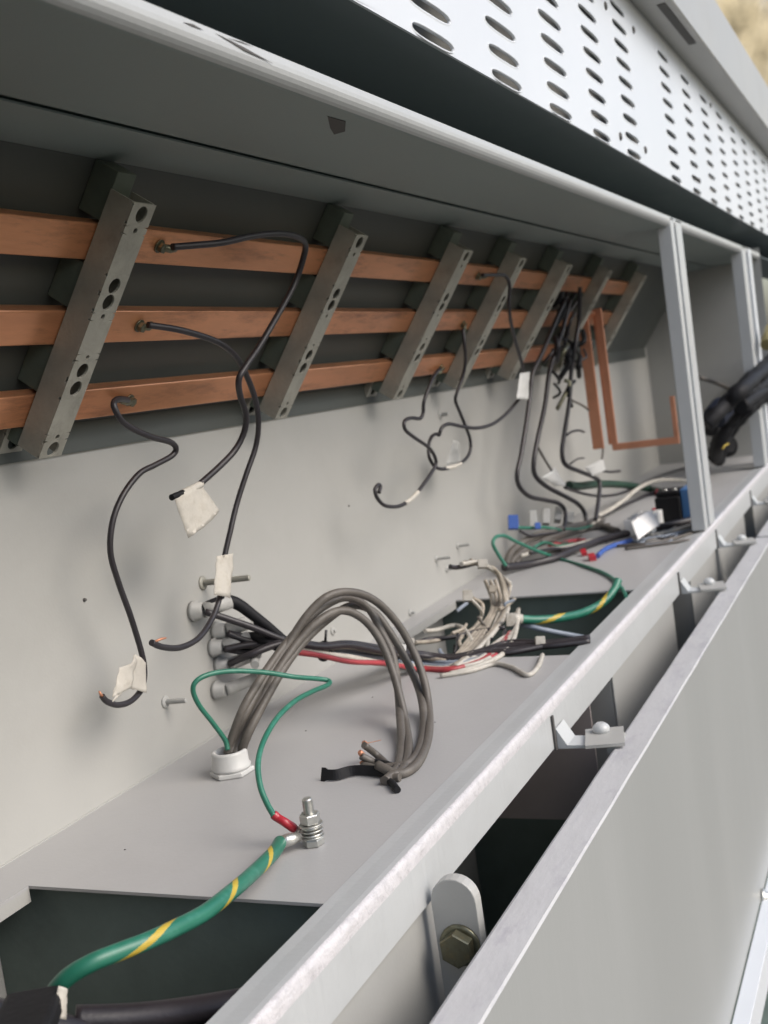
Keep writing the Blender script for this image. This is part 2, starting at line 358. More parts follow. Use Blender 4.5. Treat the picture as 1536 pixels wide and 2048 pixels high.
# lug with bolt
tp = MB(); zb = -0.62; LX = 0.93
out = [(0.4400, zb), (0.4400, -0.468)] + [(0.4180 + 0.022 * math.cos(math.radians(a)), -0.468 + 0.022 * math.sin(math.radians(a))) for a in range(0, 181, 15)] + [(0.3960, zb)]
tp.prism_x(out, LX, LX + 0.014); lug = part('hanging_lug', tp, PAINT, 0.001, label='round-topped grey lug behind the rail with an olive bolt')
bo = MB(); c = Vector((LX, 0.4165, -0.508)); bo.lathe(c, (-1, 0, 0), [(0, 0.0195), (0.003, 0.0195), (0.003, 0.016)], 24); hexprof(bo, c - Vector((0.003, 0, 0)), (-1, 0, 0), 0.012, 0.0165, 0, 0.3)
bo.build('bolt', OLIVE, lug)
# hinge brackets from the rail to the door
def bracket(x, s=1.0, lab=None):
    m = MB(); m.box((x, 0.4425, -0.476), (x + 0.006, 0.4452, -0.432))
    hb_ = part('hinge_bracket', m, CHIP, label=lab)
    m = MB(); m.prism_x([(0.4425, -0.450), (0.4425, -0.476), (0.372, -0.4745), (0.372, -0.4715), (0.430, -0.4715)], x + 0.007, x + 0.045); m.build('arm', PAINT2, hb_)
    m = MB(); m.box((-0.033, -0.024, -0.002), (0.033, 0.024, 0.002), 0, Matrix.Rotation(math.radians(14), 3, 'Z'), Vector((x + 0.028, 0.387, -0.4685))); m.build('latch_plate', PAINT, hb_)
    m = MB(); m.lathe((x + 0.045, 0.395, -0.467), (0, 0, 1), [(0, 0.011), (0.006, 0.011), (0.009, 0.009), (0.012, 0.005)], 14); m.build('rivet', PAINT2, hb_)
    m = MB(); m.lathe((x + 0.005, 0.372, -0.478), (1, 0, 0), [(0, 0.008), (0.05, 0.008)], 12); m.build('barrel', PAINT, hb_)
for x in (1.362, 2.26, 2.758, 3.42): bracket(x)
# folded-down door in front
YD = 0.332
def door(x0, x1, name, lab):
    d = MB(); n_ = 60; rg = []
    bs = [(YD, -1.015), (YD, -0.4775), (YD + 0.0015, -0.4750), (YD + 0.036, -0.4740), (YD + 0.039, -0.4755), (YD + 0.039, -0.500), (YD + 0.037, -0.500), (YD + 0.037, -0.4775), (YD + 0.003, -0.4785), (YD + 0.003, -1.015)]
    for i in range(n_ + 1):
        x = x0 + (x1 - x0) * i / n_; a = noise.noise(Vector((x * 9, 0, 0))) * 0.0008
        rg.append([(x, y + a * (1 if z > -0.6 else 0), z) for y, z in bs])
    d.rings(rg, 0, False); return part(name, d, [DOORP, STRIPP], 0, lab)
for x0, x1, lb in ((-0.2, 2.86, 'large grey door panel hanging below the rail'), (2.875, 5.6, 'next door panel beyond the step in the door edge')):
    o = door(x0, x1, 'lower_door', lb)
    for p in o.data.polygons:
        c = p.center + worldloc(cab)
        if c.z > -0.4765: p.material_index = 1
df = MB(); df.prism_x([(YD - 0.002, -1.0155), (YD - 0.028, -1.0155), (YD - 0.028, -1.07), (YD - 0.025, -1.07), (YD - 0.025, -1.0185), (YD - 0.002, -1.0185)], -0.2, 5.6)
dfo = part('door_foot_flange', df, VENTP, 0.001, label='bright strip along the foot of the door')
q = onY(1525, 1795, YD - 0.001); bb = MB(); bb.lathe(q, (0, -1, 0), [(0, 0.016), (0.004, 0.016), (0.006, 0.011), (0.013, 0.010), (0.016, 0.006)], 16); part('door_bolt', bb, STEEL)
# marks on the roof: chip and dents; scratches on the lip
def patch(name, pts, m, th=0.0006, lab=None):
    p = MB(); k = len(pts); c = sum((Vector(q) for q in pts), Vector()) / k
    nrm = (Vector(pts[1]) - Vector(pts[0])).cross(Vector(pts[2]) - Vector(pts[0])).normalized()
    if nrm.dot(c) > 0: nrm = -nrm
    for q in pts: p.v.append(Vector(q) + nrm * th)
    for q in pts: p.v.append(Vector(q) + nrm * 0.0001)
    p.face(list(range(k))); p.face(list(range(k, 2 * k))[::-1])
    for i in range(k): j = (i + 1) % k; p.face([i, j, k + j, k + i])
    return part(name, p, m, 0, lab)
patch('paint_chip', [onZ(x, y, 0.2600) for x, y in ((655, 232), (691, 242), (690, 262), (668, 268), (660, 255))], CHIP)
for pl in (((520, 358), (527, 362), (529, 378), (524, 378)), ((682, 382), (688, 383), (688, 390), (682, 389)), ((752, 402), (758, 404), (762, 424), (757, 422))):
    patch('dent_mark', [onZ(x, y, 0.2585) for x, y in pl], CHIP, 0.0004)
for x0, y0, x1, y1, w in ((425, 68, 540, 134, 3), (360, 46, 400, 62, 2.5), (450, 78, 500, 92, 1.8), (905, 290, 965, 312, 3), (1030, 335, 1060, 346, 2)):
    q = [onY(x0, y0, YF + 0.0022), onY((x0 + x1) / 2, (y0 + y1) / 2 - w * 1.5, YF + 0.0022), onY(x1, y1, YF + 0.0022), onY((x0 + x1) / 2, (y0 + y1) / 2 + w * .6, YF + 0.0022)]
    q = [Vector((v.x, YF - 0.0003, min(max(v.z, 0.2715), 0.279))) for v in q]
    patch('paint_scratch', q, CHIP, 0.0003)
random.seed(9)
for px, py, w in ((612, 1462, 4), (1010, 1500, 3), (560, 1905 - 200, 3), (250, 1700, 3), (745, 1395, 3), (870, 1445, 2.5)):
    c_ = onZ(px, py, ZF); k = MB(); n_ = 7; r0 = w * 0.0004
    ring = [c_ + Vector((math.cos(a * 2 * math.pi / n_) * r0 * random.uniform(.6, 1.3), math.sin(a * 2 * math.pi / n_) * r0 * random.uniform(.6, 1.3), 0.0002)) for a in range(n_)]
    k.rings([ring, [p + (c_ - p) * .5 + Vector((0, 0, .0008)) for p in ring]], 0, False); part('paint_speck', k, CHIP)
# short studs and screws in the rear panel
def stud(px, py, L, r, name='wall_stud', head=True, m=STEEL, dirv=(0.10, -1, 0.02)):
    c = onY(px, py, YB); s_ = MB()
    if head: s_.lathe(c, (0, -1, 0), [(0, r * 2.3), (0.0015, r * 2.3), (0.0025, r * 1.9), (0.0028, r)], 14)
    if L > 0:
        prof = [];
        for i in range(int(L / 0.0012)): prof += [(0.0012 * i, r), (0.0012 * i + 0.0006, r * 0.86)]
        s_.lathe(c, dirv, prof + [(L, r * 0.7)], 10)
    return part(name, s_, m)
stud(405, 1166, 0.070, 0.0042, m=GALV); stud(330, 1404, 0.030, 0.0034, m=GREYCONN); stud(872, 1118, 0.030, 0.003, m=GREYCONN); stud(915, 1092, 0.026, 0.003, m=GREYCONN)
stud(893, 1138, 0.012, 0.003, m=GREYCONN); stud(820, 1226, 0.010, 0.0028, m=GREYCONN); stud(168, 1200, 0.003, 0.0022, 'wall_screw', False, CHIP); stud(697, 1012, 0.002, 0.0016, 'wall_screw', False, CHIP)
stud(665, 1262, 0.006, 0.003, m=GREYCONN)
stud(880, 830, 0.018, 0.004, m=GREYCONN)

# ------------------------------------------------------------------ 45-degree support frames and busbars
NV = Vector((0, 0.8072, 0.5903)); TV = Vector((0, 0.5903, -0.8072)); P0 = Vector((0, 1.95 * 0.42, -0.05 * 0.42))
RF = Matrix(((1, 0, 0), (0, TV.y, NV.y), (0, TV.z, NV.z)))     # local (x, along the slope, into the frame)
def fbox(mb, x0, x1, v0, v1, n0, n1, mi=0): return mb.box((x0, v0, n0), (x1, v1, n1), mi, RF, P0)
def channel(x, w, hole_list, v0=-0.283, v1=0.0, n0=0.0, depth=0.030):
    """U channel, web facing the front, with real round holes"""
    m = MB(); t = 0.0025
    hs = sorted(hole_list); cells = [v0]
    for i, (v, r) in enumerate(hs):
        cells += [v - r * 1.6, v + r * 1.6]
    # merge to strips
    def P(a, v, n): return RF @ Vector((a, v, n)) + P0
    cur = v0
    for v, r in hs:
        k_ = hs.index((v, r)); a = max(cur, v - r * 1.5); b = v + r * 1.5
        if k_ + 1 < len(hs): b = min(b, (v + r + hs[k_ + 1][0] - hs[k_ + 1][1]) / 2)
        if a > cur + 1e-6: fbox(m, x, x + w, cur, a, n0, n0 + t)
        b = min(b, v1); cx = x + w / 2; cv = v; K = 16; rows = []
        base_ = len(m.v)
        for nn in (n0, n0 + t):
            ring = []; outer = []
            for i in range(K):
                an = 2 * math.pi * (i + 0.5) / K; ring.append(P(cx + r * math.cos(an), cv + r * math.sin(an), nn))
                tt = 1 / max(abs(math.cos(an)), abs(math.sin(an)))
                outer.append(P((x + x + w) / 2 + w / 2 * math.cos(an) * tt, (a + b) / 2 + (b - a) / 2 * math.sin(an) * tt, nn))
            rows.append((outer, ring))
        loop = [rows[0][0], rows[0][1], rows[1][1], rows[1][0]]
        for L_ in loop: m.v.extend(L_)
        for k in range(4):
            k2 = (k + 1) % 4
            for i in range(K): j = (i + 1) % K; m.face([base_ + k * K + i, base_ + k * K + j, base_ + k2 * K + j, base_ + k2 * K + i])
        for (cx_, cv_) in ((x, a), (x + w, a), (x, b), (x + w, b)):
            for layer, off in ((0, 0), (1, 3)):
                tgt = P(cx_, cv_, (n0, n0 + t)[layer]); ids = sorted(range(K), key=lambda i: (m.v[base_ + off * K + i] - tgt).length)[:2]
                qn = len(m.v); m.v.append(tgt); m.face([qn, base_ + off * K + ids[0], base_ + off * K + ids[1]])
        cur = b
    if cur < v1 - 1e-6: fbox(m, x, x + w, cur, v1, n0, n0 + t)
    fbox(m, x, x + t, v0, v1, n0 + t, n0 + depth); fbox(m, x + w - t, x + w, v0, v1, n0 + t, n0 + depth)
    return m
HB = [(-0.262, 0.0075), (-0.232, 0.0028), (-0.168, 0.0080), (-0.143, 0.0082), (-0.120, 0.0030), (-0.078, 0.0022), (-0.061, 0.0080), (-0.044, 0.0078)]
HB = [(-0.268, 0.0088), (-0.244, 0.0030), (-0.160, 0.0095), (-0.132, 0.0095), (-0.110, 0.0028), (-0.064, 0.0028), (-0.046, 0.0085), (-0.024, 0.0088)]
# hole positions measured on the nearest frame
def vof(px, py): r = ray(px, py); q = r * (NV.dot(P0) / NV.dot(r)); return (q - P0).dot(TV)
HB = [(vof(289, 430), 0.0085), (vof(279, 463), 0.003), (vof(240, 573), 0.0085), (vof(228, 605), 0.0085), (vof(217, 634), 0.003), (vof(189, 714), 0.0025), (vof(178, 741), 0.0083), (vof(165, 776), 0.0085), (vof(132, 872), 0.003), (vof(120, 896), 0.0085)]
FR = [(0.950, 0.036, 'nearest angled galvanised busbar support on the left with large holes'),
      (1.448, 0.036, 'second angled busbar support left of the crossing black wires'),
      (1.868, 0.044, 'third angled busbar support with a stepped insulator block behind'),
      (2.180, 0.040, 'fourth angled busbar support between two bolted black wires'),
      (2.520, 0.046, 'fifth angled busbar support above the white taped wire end'),
      (2.915, 0.034, 'sixth angled busbar support behind the dark cable tangle'),
      (3.345, 0.034, 'farthest angled busbar support in the dim corner')]
BARV = [(-0.246, -0.208), (-0.153, -0.115), (-0.058, -0.020)]
def make_frame(x, w, label):
    t = empty('busbar_support', RF @ Vector((x, -0.14, 0)) + P0, label, 'bracket', 'angled supports holding the busbars')
    channel(x, w, HB).build('front_channel', GALV, t, 0.0006)
    for a, b in ((-0.300, -0.249), (-0.205, -0.156), (-0.112, -0.061), (-0.017, 0.003)):
        m = MB(); fbox(m, x + 0.003, x + w - 0.003, a, b, 0.0305, 0.0595); m.build('insulator_block', BLOCK, t, 0.001)
    channel(x - 0.002, w, [(0.008, 0.0085)], -0.016, 0.026, 0.046, 0.011).build('rear_foot', GALV, t, 0.0006)
    return t
for x, w, lab in FR: make_frame(x, w, lab)
def busbar(i, x1, label):
    v0, v1 = BARV[i]; m = MB(); n0, n1 = 0.0308, 0.0448
    # rounded rectangular section, slightly wavy along its length
    sec = []; r = 0.0020
    for (cx, cy, a0) in ((v0 + r, n0 + r, 180), (v1 - r, n0 + r, 270), (v1 - r, n1 - r, 0), (v0 + r, n1 - r, 90)):
        for a in (0, 30, 60, 90): sec.append((cx + r * math.cos(math.radians(a0 + a)), cy + r * math.sin(math.radians(a0 + a))))
    rg = [[RF @ Vector((-0.6 + (x1 + 0.6) * k / 30, v, n_ + 0.0004 * noise.noise(Vector((k * 0.7, i, 0))))) + P0 for v, n_ in sec] for k in range(31)]
    m.rings(rg, 0, False); o = m.build('busbar', COPPER); o.data.shade_smooth()
    for p in o.data.polygons: p.use_smooth = False
    return tag(o, label, 'busbar', 'long copper busbars')
busbar(0, 3.5, 'top flat copper busbar, stained, just under the roof beam')
busbar(1, 3.5, 'middle flat copper busbar with two wires bolted on')
busbar(2, 2.95, 'lowest flat copper busbar with a bright upper edge')

SHR = mat('shroud_shade_enamel', (0.085, 0.095, 0.088), 0.55, var=0.08, vscale=6, bump=0.1)  # shade behind the busbars is put into this near-black colour
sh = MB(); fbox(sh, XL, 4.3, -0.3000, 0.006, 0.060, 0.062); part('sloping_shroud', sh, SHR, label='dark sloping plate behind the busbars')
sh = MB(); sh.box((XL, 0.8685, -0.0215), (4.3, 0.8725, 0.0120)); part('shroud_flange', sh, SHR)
# copper risers in the far part
def riser(name, lab, segs, m=COPDULL):
    o = MB()
    for lo, hi in segs: o.box(lo, hi)
    return tag(o.build(name, m, None, 0.001), lab, 'copper bar', 'bent copper risers')
riser('copper_riser', 'bent copper bar dropping and running forward to an upturned end', [((3.10, 0.728, -0.238), (3.108, 0.7428, 0.13)), ((3.0995, 0.566, -0.250), (3.1085, 0.743, -0.2320)), ((3.10, 0.566, -0.2315), (3.108, 0.578, -0.125))])
riser('copper_riser', 'wide copper bar hanging left of the upturned bent bar', [((3.085, 0.762, -0.240), (3.093, 0.792, 0.14))])
riser('copper_riser', 'narrow dark red copper bar between two hanging bars', [((3.14, 0.752, -0.236), (3.148, 0.762, 0.13))])

# ------------------------------------------------------------------ wires
def wire(label, r, m, pts, cat='wire', group=None, name='wire', free=False, n=10, root=False, tip=None):
    P = path(pts, r, free); mb = MB(); mb.tube(P, r, n)
    if root:
        t = empty(name, P[0], label, cat, group); mb.build('sheath', m, t)
    else:
        t = tag(mb.build(name, m), label, cat, group)
    if tip is not None:
        e = P[-1]; d = (P[-1] - P[-3]).normalized(); k = MB()
        k.tube([e - d * 0.001, e + d * tip * 0.5, e + d * tip + Vector((0, 0, 0.001))], [r * 0.5, r * 0.48, r * 0.3], 8)
        o = k.build('copper_end', COPDULL, t) if root else None
    return t, P
def add(t, name, mb, m, bevel=0): return mb.build(name, m, t, bevel)
def lug_on_bar(t, px, py, i, px2, py2, m=OLIVE):
    """bolt head and ring tongue on the face of bar i"""
    r = ray(px, py); c = r * ((NV.dot(P0) + 0.0305) / NV.dot(r)); k = MB(); k.lathe(c, -NV, [(0, 0.0075), (0.0015, 0.0075)], 14); hexprof(k, c - NV * 0.0015, -NV, 0.006, 0.0058); add(t, 'terminal_bolt', k, m)
    r2 = ray(px2, py2); c2 = r2 * ((NV.dot(P0) + 0.022) / NV.dot(r2)); k = MB(); k.tube([c - NV * 0.002, (c + c2) / 2 - NV * 0.004, c2], [0.0045, 0.0046, 0.0040], 8); add(t, 'terminal_lug', k, m)
    return c
def sheet(t, name, pts, Y, m=PAPER, th=0.00035, bulge=0.004, sub=9):
    """a curled piece of tape or paper from four corners (px,py[,Y]) in order round the edge"""
    C_ = [onY(p[0], p[1], p[2] if len(p) > 2 else Y) for p in pts]; k = MB(); front = []
    nrm = (C_[1] - C_[0]).cross(C_[3] - C_[0]).normalized()
    if nrm.dot(C_[0]) > 0: nrm = -nrm
    for i in range(sub + 1):
        for j in range(sub + 1):
            u, v = i / sub, j / sub; p = (C_[0] * (1 - u) + C_[1] * u) * (1 - v) + (C_[3] * (1 - u) + C_[2] * u) * v
            w = math.sin(math.pi * u) * bulge * 0.7 + (abs(noise.noise(p * 70)) - .2) * 0.0034 + noise.noise(p * 230) * .0006
            edge = (noise.noise(p * 400) * 0.0008)
            k.v.append(p + nrm * w + (C_[1] - C_[0]).normalized() * edge)
    n_ = (sub + 1) ** 2
    for q in range(n_): k.v.append(k.v[q] - nrm * th)
    for i in range(sub):
        for j in range(sub):
            a = i * (sub + 1) + j; f = [a, a + 1, a + sub + 2, a + sub + 1]; k.face(f, 0, True); k.face([n_ + z for z in f][::-1], 0, True)
    border = [j for j in range(sub + 1)] + [i * (sub + 1) + sub for i in range(1, sub + 1)] + [sub * (sub + 1) + j for j in range(sub - 1, -1, -1)] + [i * (sub + 1) for i in range(sub - 1, 0, -1)]
    for i in range(len(border)): a = border[i]; b = border[(i + 1) % len(border)]; k.face([a, b, n_ + b, n_ + a])
    if t is None: return k.build(name, m)
    return add(t, name, k, m)
def wrap(t, name, pts, r, m, n=12):
    P = path(pts, r, True); k = MB(); k.tube(P, [r * (0.94 + 0.12 * random.random()) for _ in P], n); return add(t, name, k, m)
GB = 'black wires hanging from the busbars'
# W1: lowest bar, nearest
t, P = wire('nearest black wire, curling from the lowest busbar to a folded tape flag', 0.0034, BLACKW,
    [(255, 800, .775), (240, 798, .762), (229, 803, .755), (230, 818, .752), (250, 848, .752), (300, 873, .757), (340, 884, .765), (352, 897, .77), (343, 912, .775), (310, 930, .78), (278, 948, .785), (245, 992, .79), (225, 1045, .795), (221, 1105, .80), (237, 1165, .805), (262, 1235, .81), (283, 1305, .815), (289, 1345, .818), (283, 1378, .818), (262, 1402, .815), (236, 1410, .812), (214, 1403, .812), (204, 1392, .812)], group=GB, root=True, tip=0.006)
lug_on_bar(t, 258, 800, 2, 240, 800)
sheet(t, 'tape_flag', [(268, 1308), (293, 1326), (292, 1386), (262, 1378)], 0.812, bulge=0.003)
sheet(t, 'tape_flag', [(268, 1312), (275, 1325), (258, 1370), (222, 1408)], 0.809, bulge=0.002)
sheet(t, 'tape_flag', [(240, 1335), (268, 1325), (262, 1376), (224, 1395)], 0.8085, bulge=0.001)
# W2 middle bar
t, P = wire('black wire from the middle busbar down to a bare hooked end by the bundle', 0.0036, BLACKW,
    [(296, 650, .725), (350, 658, .715), (400, 671, .71), (442, 688, .712), (474, 716, .72), (497, 760, .73), (512, 805, .74), (517, 850, .75), (511, 895, .76), (492, 950, .77), (473, 1010, .78), (460, 1065, .785), (449, 1115, .79), (445, 1160, .79), (437, 1205, .788), (420, 1245, .785), (395, 1278, .78), (360, 1295, .775), (325, 1294, .77), (303, 1285, .768)], group=GB, root=True)
k = MB(); k.tube([onY(306, 1285, .768), onY(322, 1278, .764), onY(332, 1276, .762)], [0.0016, 0.0014, 0.001], 8); add(t, 'copper_end', k, COPDULL)
lug_on_bar(t, 278, 651, 1, 305, 649); sheet(t, 'tape_flag', [(434, 1112), (467, 1106), (461, 1197), (428, 1190)], 0.783, bulge=0.006)
# W3 top bar
t, P = wire('long black wire arching from the top busbar to a square paper flag', 0.0038, BLACKW,
    [(345, 494, .675), (395, 490, .665), (445, 485, .655), (500, 473, .648), (550, 467, .645), (590, 472, .648), (610, 487, .655), (607, 515, .665), (590, 565, .68), (560, 622, .69), (520, 690, .70), (493, 730, .705), (478, 758, .71), (480, 790, .72), (492, 830, .73), (488, 865, .74), (470, 900, .75), (440, 932, .758), (400, 968, .765)], group=GB, root=True)
lug_on_bar(t, 318, 492, 0, 350, 497)
sheet(t, 'paper_flag', [(347, 992, .762), (402, 968, .765), (440, 1022, .77), (377, 1076, .765)], 0.765, bulge=0.006)
wrap(t, 'black_tape_end', [(343, 995, .764), (362, 987, .764), (380, 979, .765)], 0.0036, TAPE)
wrap(t, 'tape_collar', [(365, 986, .7645), (385, 977, .765), (402, 968, .765)], 0.0042, PAPER)
# mid bay
t, P = wire('thin black wire from the lowest busbar with a white band and hooked tip', 0.0032, BLACKW,
    [(880, 738, .765), (868, 752, .76), (858, 775, .76), (848, 803, .765), (846, 826, .77), (840, 837, .772), (822, 836, .772), (809, 843, .77), (811, 860, .77), (830, 876, .77), (855, 893, .772), (868, 910, .775), (872, 928, .778), (862, 947, .78), (846, 970, .782), (832, 988, .784), (815, 1004, .785), (795, 1013, .785), (770, 1011, .785), (755, 997, .785), (750, 980, .785), (756, 970, .785), (761, 973, .784), (758, 985, .783)], group=GB, root=True)
lug_on_bar(t, 880, 735, 2, 873, 748); wrap(t, 'white_band', [(836, 984, .783), (824, 997, .784), (810, 1007, .785)], 0.0037, PAPER)
t, P = wire('thin black wire looping round a ring from the middle busbar, banded white', 0.0032, BLACKW,
    [(926, 658, .73), (929, 690, .73), (931, 720, .74), (926, 752, .75), (914, 785, .76), (911, 802, .765), (920, 825, .77), (930, 850, .772), (940, 878, .775), (940, 903, .778), (928, 921, .78), (905, 934, .782), (882, 938, .784), (867, 930, .786), (858, 912, .788), (858, 888, .79), (864, 873, .79), (873, 868, .79), (878, 870, .788), (881, 862, .785)], group=GB, root=True)
lug_on_bar(t, 925, 648, 1, 927, 668); wrap(t, 'white_band', [(921, 927, .7805), (906, 934, .782), (890, 937, .7835)], 0.0037, PAPER)
sheet(t, 'clear_tape_flag', [(905, 880), (918, 885), (922, 925), (893, 930)], 0.81, m=GREYCONN, bulge=0.002)
t, P = wire('black wire from the top busbar passing a long white tape flag and sweeping left', 0.0034, BLACKW,
    [(965, 550, .67), (990, 550, .665), (1010, 551, .66), (1019, 570, .662), (1018, 605, .67), (1021, 640, .68), (1030, 680, .70), (1042, 720, .715), (1049, 760, .73), (1044, 788, .735), (1030, 808, .74), (1010, 830, .745), (985, 848, .75), (955, 856, .755), (925, 853, .76), (900, 848, .762), (886, 853, .765), (880, 864, .768)], group=GB, root=True)
lug_on_bar(t, 955, 552, 0, 975, 550); sheet(t, 'white_tape_flag', [(1040, 746), (1060, 744), (1056, 800), (1034, 798)], 0.725, m=WPLAST, bulge=0.005)
# the drops on the right of the bay
for lab, r, pts in (
    ('leftmost long black drop cable falling to the upper bundle', 0.0052, [(1128, 605, .73), (1112, 640, .735), (1085, 705, .75), (1066, 745, .76), (1060, 790, .765), (1052, 850, .77), (1042, 910, .775), (1034, 950, .78), (1040, 975, .785), (1060, 993, .79), (1090, 1000, .79), (1118, 1007, .785), (1130, 1022, .78), (1130, 1045, .775), (1126, 1060, .77)]),
    ('second long black drop cable with a slanting lower run', 0.0055, [(1140, 600, .73), (1125, 660, .74), (1110, 705, .75), (1098, 750, .76), (1090, 810, .765), (1077, 870, .77), (1068, 920, .775), (1070, 950, .78), (1092, 972, .78), (1125, 990, .775), (1155, 1007, .77), (1170, 1028, .765), (1172, 1060, .76)]),
    ('third long black drop cable bending right to a paper flag', 0.0055, [(1160, 575, .70), (1158, 640, .72), (1150, 690, .73), (1143, 740, .745), (1139, 800, .75), (1130, 860, .755), (1124, 905, .76), (1132, 930, .76), (1160, 943, .755), (1185, 953, .75), (1199, 965, .745), (1197, 1000, .74), (1191, 1040, .735)])):
    wire(lab, r, BLACKW, pts, group='long black drop cables')
wire('thin grey wire behind the long drops ending at the right paper flag', 0.003, GREYW, [(1143, 800, .79), (1175, 818, .79), (1198, 850, .785), (1206, 890, .78), (1203, 925, .775)])
wire('thin grey wire ending at the left paper flag', 0.003, GREYW, [(1075, 893, .80), (1090, 920, .80), (1106, 945, .80)])
wire('short hooked black wire end beside the third long drop', 0.003, BLACKW, [(1133, 870, .76), (1145, 863, .76), (1158, 861, .762), (1168, 864, .765)])
wire('thin black hook below the short hooked end', 0.002, BLACKW, [(1140, 928, .77), (1155, 918, .77), (1168, 916, .77)])
wire('short black tail sticking out right of the paper flag', 0.0035, BLACKW, [(1205, 942, .76), (1222, 944, .755), (1240, 942, .75)])
o = sheet(None, 'paper_flag', [(1170, 935), (1205, 918), (1212, 940), (1185, 952)], 0.745, m=WPLAST, bulge=0.006); tag(o, 'white paper flag on the drop cables, right of its pair', 'paper tag')
o = sheet(None, 'paper_flag', [(1084, 955), (1110, 934), (1132, 972), (1112, 972)], 0.77, m=WPLAST, bulge=0.008); tag(o, 'white paper flag on the drop cables, left of its pair', 'paper tag')
# tangle of terminals high up
random.seed(11)
tk = empty('terminal_tangle', onY(1140, 640, .72), 'dark tangle of taped terminals and short wires on the busbar ends', 'cable tangle')
for i in range(26):
    px = random.uniform(1105, 1168); py = random.uniform(560, 770); Y = 0.735 + (py - 560) * 0.0001
    k = MB(); P = path([(px, py, Y), (px + random.uniform(-14, 14), py + random.uniform(8, 24), Y - 0.01), (px + random.uniform(-22, 12), py + random.uniform(24, 60), Y + 0.012)], 0.004, True, 4)
    k.tube(P, random.uniform(0.003, 0.007), 8); add(tk, 'taped_terminal', k, random.choice([TAPE, TAPE, BLACKW, BLACKW, TAPE, OLIVE]))
# ------------------------------------------------------------------ grey loops out of the nipple
nb = onZ(465, 1547, ZF); nip = empty('conduit_nipple', nb, 'white plastic conduit nipple in the floor with grey cables rising from it', 'conduit fitting')
k = MB(); hexprof(k, nb, (0, 0, 1), 0.0065, 0.0265, 0, 0.2); add(nip, 'lock_nut', k, WPLAST, 0.0006)
k = MB(); k.lathe(nb, (0, 0, 1), [(0.0066, 0.0225), (0.010, 0.0235), (0.012, 0.0215), (0.026, 0.0212), (0.0285, 0.0205), (0.029, 0.0185), (0.0285, 0.017), (0.010, 0.0165), (0.0095, 0.004)], 32); add(nip, 'collar', k, WPLAST)
LG = 'grey cables looping out of the nipple'
Yn = nb.y
for lab, pts in (
    ('outermost high grey cable loop from the nipple', [(462, 1508, Yn), (470, 1475, Yn - .003), (492, 1425, .745), (530, 1360, .735), (575, 1290, .72), (615, 1230, .70), (655, 1193, .68), (700, 1184, .665), (748, 1200, .65), (792, 1243, .635), (826, 1300, .62), (848, 1360, .605), (858, 1420, .592), (857, 1470, .58), (845, 1510, .57), (825, 1537, .56), (795, 1548, .56), (755, 1530, .57)]),
    ('inner lower grey cable loop, first in front', [(470, 1510, Yn - .005), (482, 1475, .755), (510, 1420, .74), (550, 1350, .725), (595, 1285, .71), (640, 1240, .69), (682, 1221, .675), (722, 1235, .66), (757, 1275, .645), (783, 1335, .63), (800, 1395, .615), (812, 1450, .60), (817, 1500, .585), (805, 1540, .57), (775, 1556, .57)]),
    ('middle grey cable loop dropping straight beside the others', [(455, 1508, Yn + .004), (466, 1470, .76), (490, 1410, .745), (530, 1345, .735), (578, 1280, .72), (635, 1222, .70), (690, 1195, .685), (735, 1215, .67), (762, 1262, .655), (785, 1310, .64), (795, 1370, .63), (800, 1430, .61), (803, 1490, .59), (795, 1535, .58), (770, 1562, .575)]),
    ('thin stretch of grey cable at the right of the nipple mouth', [(482, 1506, Yn - .01), (496, 1468, .74), (528, 1405, .73), (562, 1345, .72), (600, 1292, .712), (648, 1245, .70), (700, 1212, .69), (745, 1222, .672), (778, 1262, .655), (812, 1320, .635), (840, 1385, .612), (848, 1450, .59), (838, 1500, .575), (815, 1528, .57), (770, 1536, .575)])):
    wire(lab, 0.0053, GREYW, pts, 'cable', LG, 'cable', n=12)
ce = empty('cable_ends', onZ(770, 1555, ZF), 'cut grey cable ends bound with black tape on the floor, copper showing', 'cable ends')
for a, b, rr_, m in (((790, 1545), (728, 1490), 0.0040, GREYW), ((785, 1550), (722, 1512), 0.0042, GREYW), ((790, 1552), (725, 1530), 0.0040, GREYW), ((800, 1540), (745, 1525), 0.0048, TAPE), ((800, 1555), (765, 1562), 0.0046, GREYW), ((775, 1560), (795, 1580), 0.0038, TAPE)):
    P = path([(a[0], a[1], .59), ((a[0] + b[0]) / 2, (a[1] + b[1]) / 2 - 3, .595), (b[0], b[1], .60)], rr_, False, 5); k = MB(); k.tube(P, rr_, 10); add(ce, 'cable_end', k, m)
for p in ((727, 1484), (719, 1503), (722, 1522)):
    q = path([(p[0] + 8, p[1] + 10, .60), (p[0], p[1], .602)], .003, False, 3); k = MB(); k.tube(q, [0.0032, 0.0034, 0.0033, 0.0026], 8); add(ce, 'copper_strands', k, COPDULL)
P = path([(785, 1548, .60), (740, 1545, .62), (705, 1545, .635), (672, 1553, .645), (643, 1552, .65)], 0.005, False)
k = MB(); rg = []
for i, p in enumerate(P):
    d = (P[min(i + 1, len(P) - 1)] - P[max(i - 1, 0)]).normalized(); w_ = d.cross(Vector((0, 0, 1))).normalized(); up_ = (Vector((0, 0, 1)) * 0.85 + w_ * 0.35).normalized()
    h_ = 0.0058 if i < len(P) - 3 else 0.0075; q = p + Vector((0, 0, 0.002)); rg.append([q - up_ * h_ - w_ * .0004, q + up_ * h_ - w_ * .0004, q + up_ * h_ + w_ * .0004, q - up_ * h_ + w_ * .0004])
k.rings(rg, 0, False); add(ce, 'loose_tape_strip', k, TAPE)
wire('fine bare strand beside the copper cable ends', 0.0005, COPDULL, [(735, 1486, .60), (750, 1483, .60), (762, 1480, .60)], n=6, name='strand')
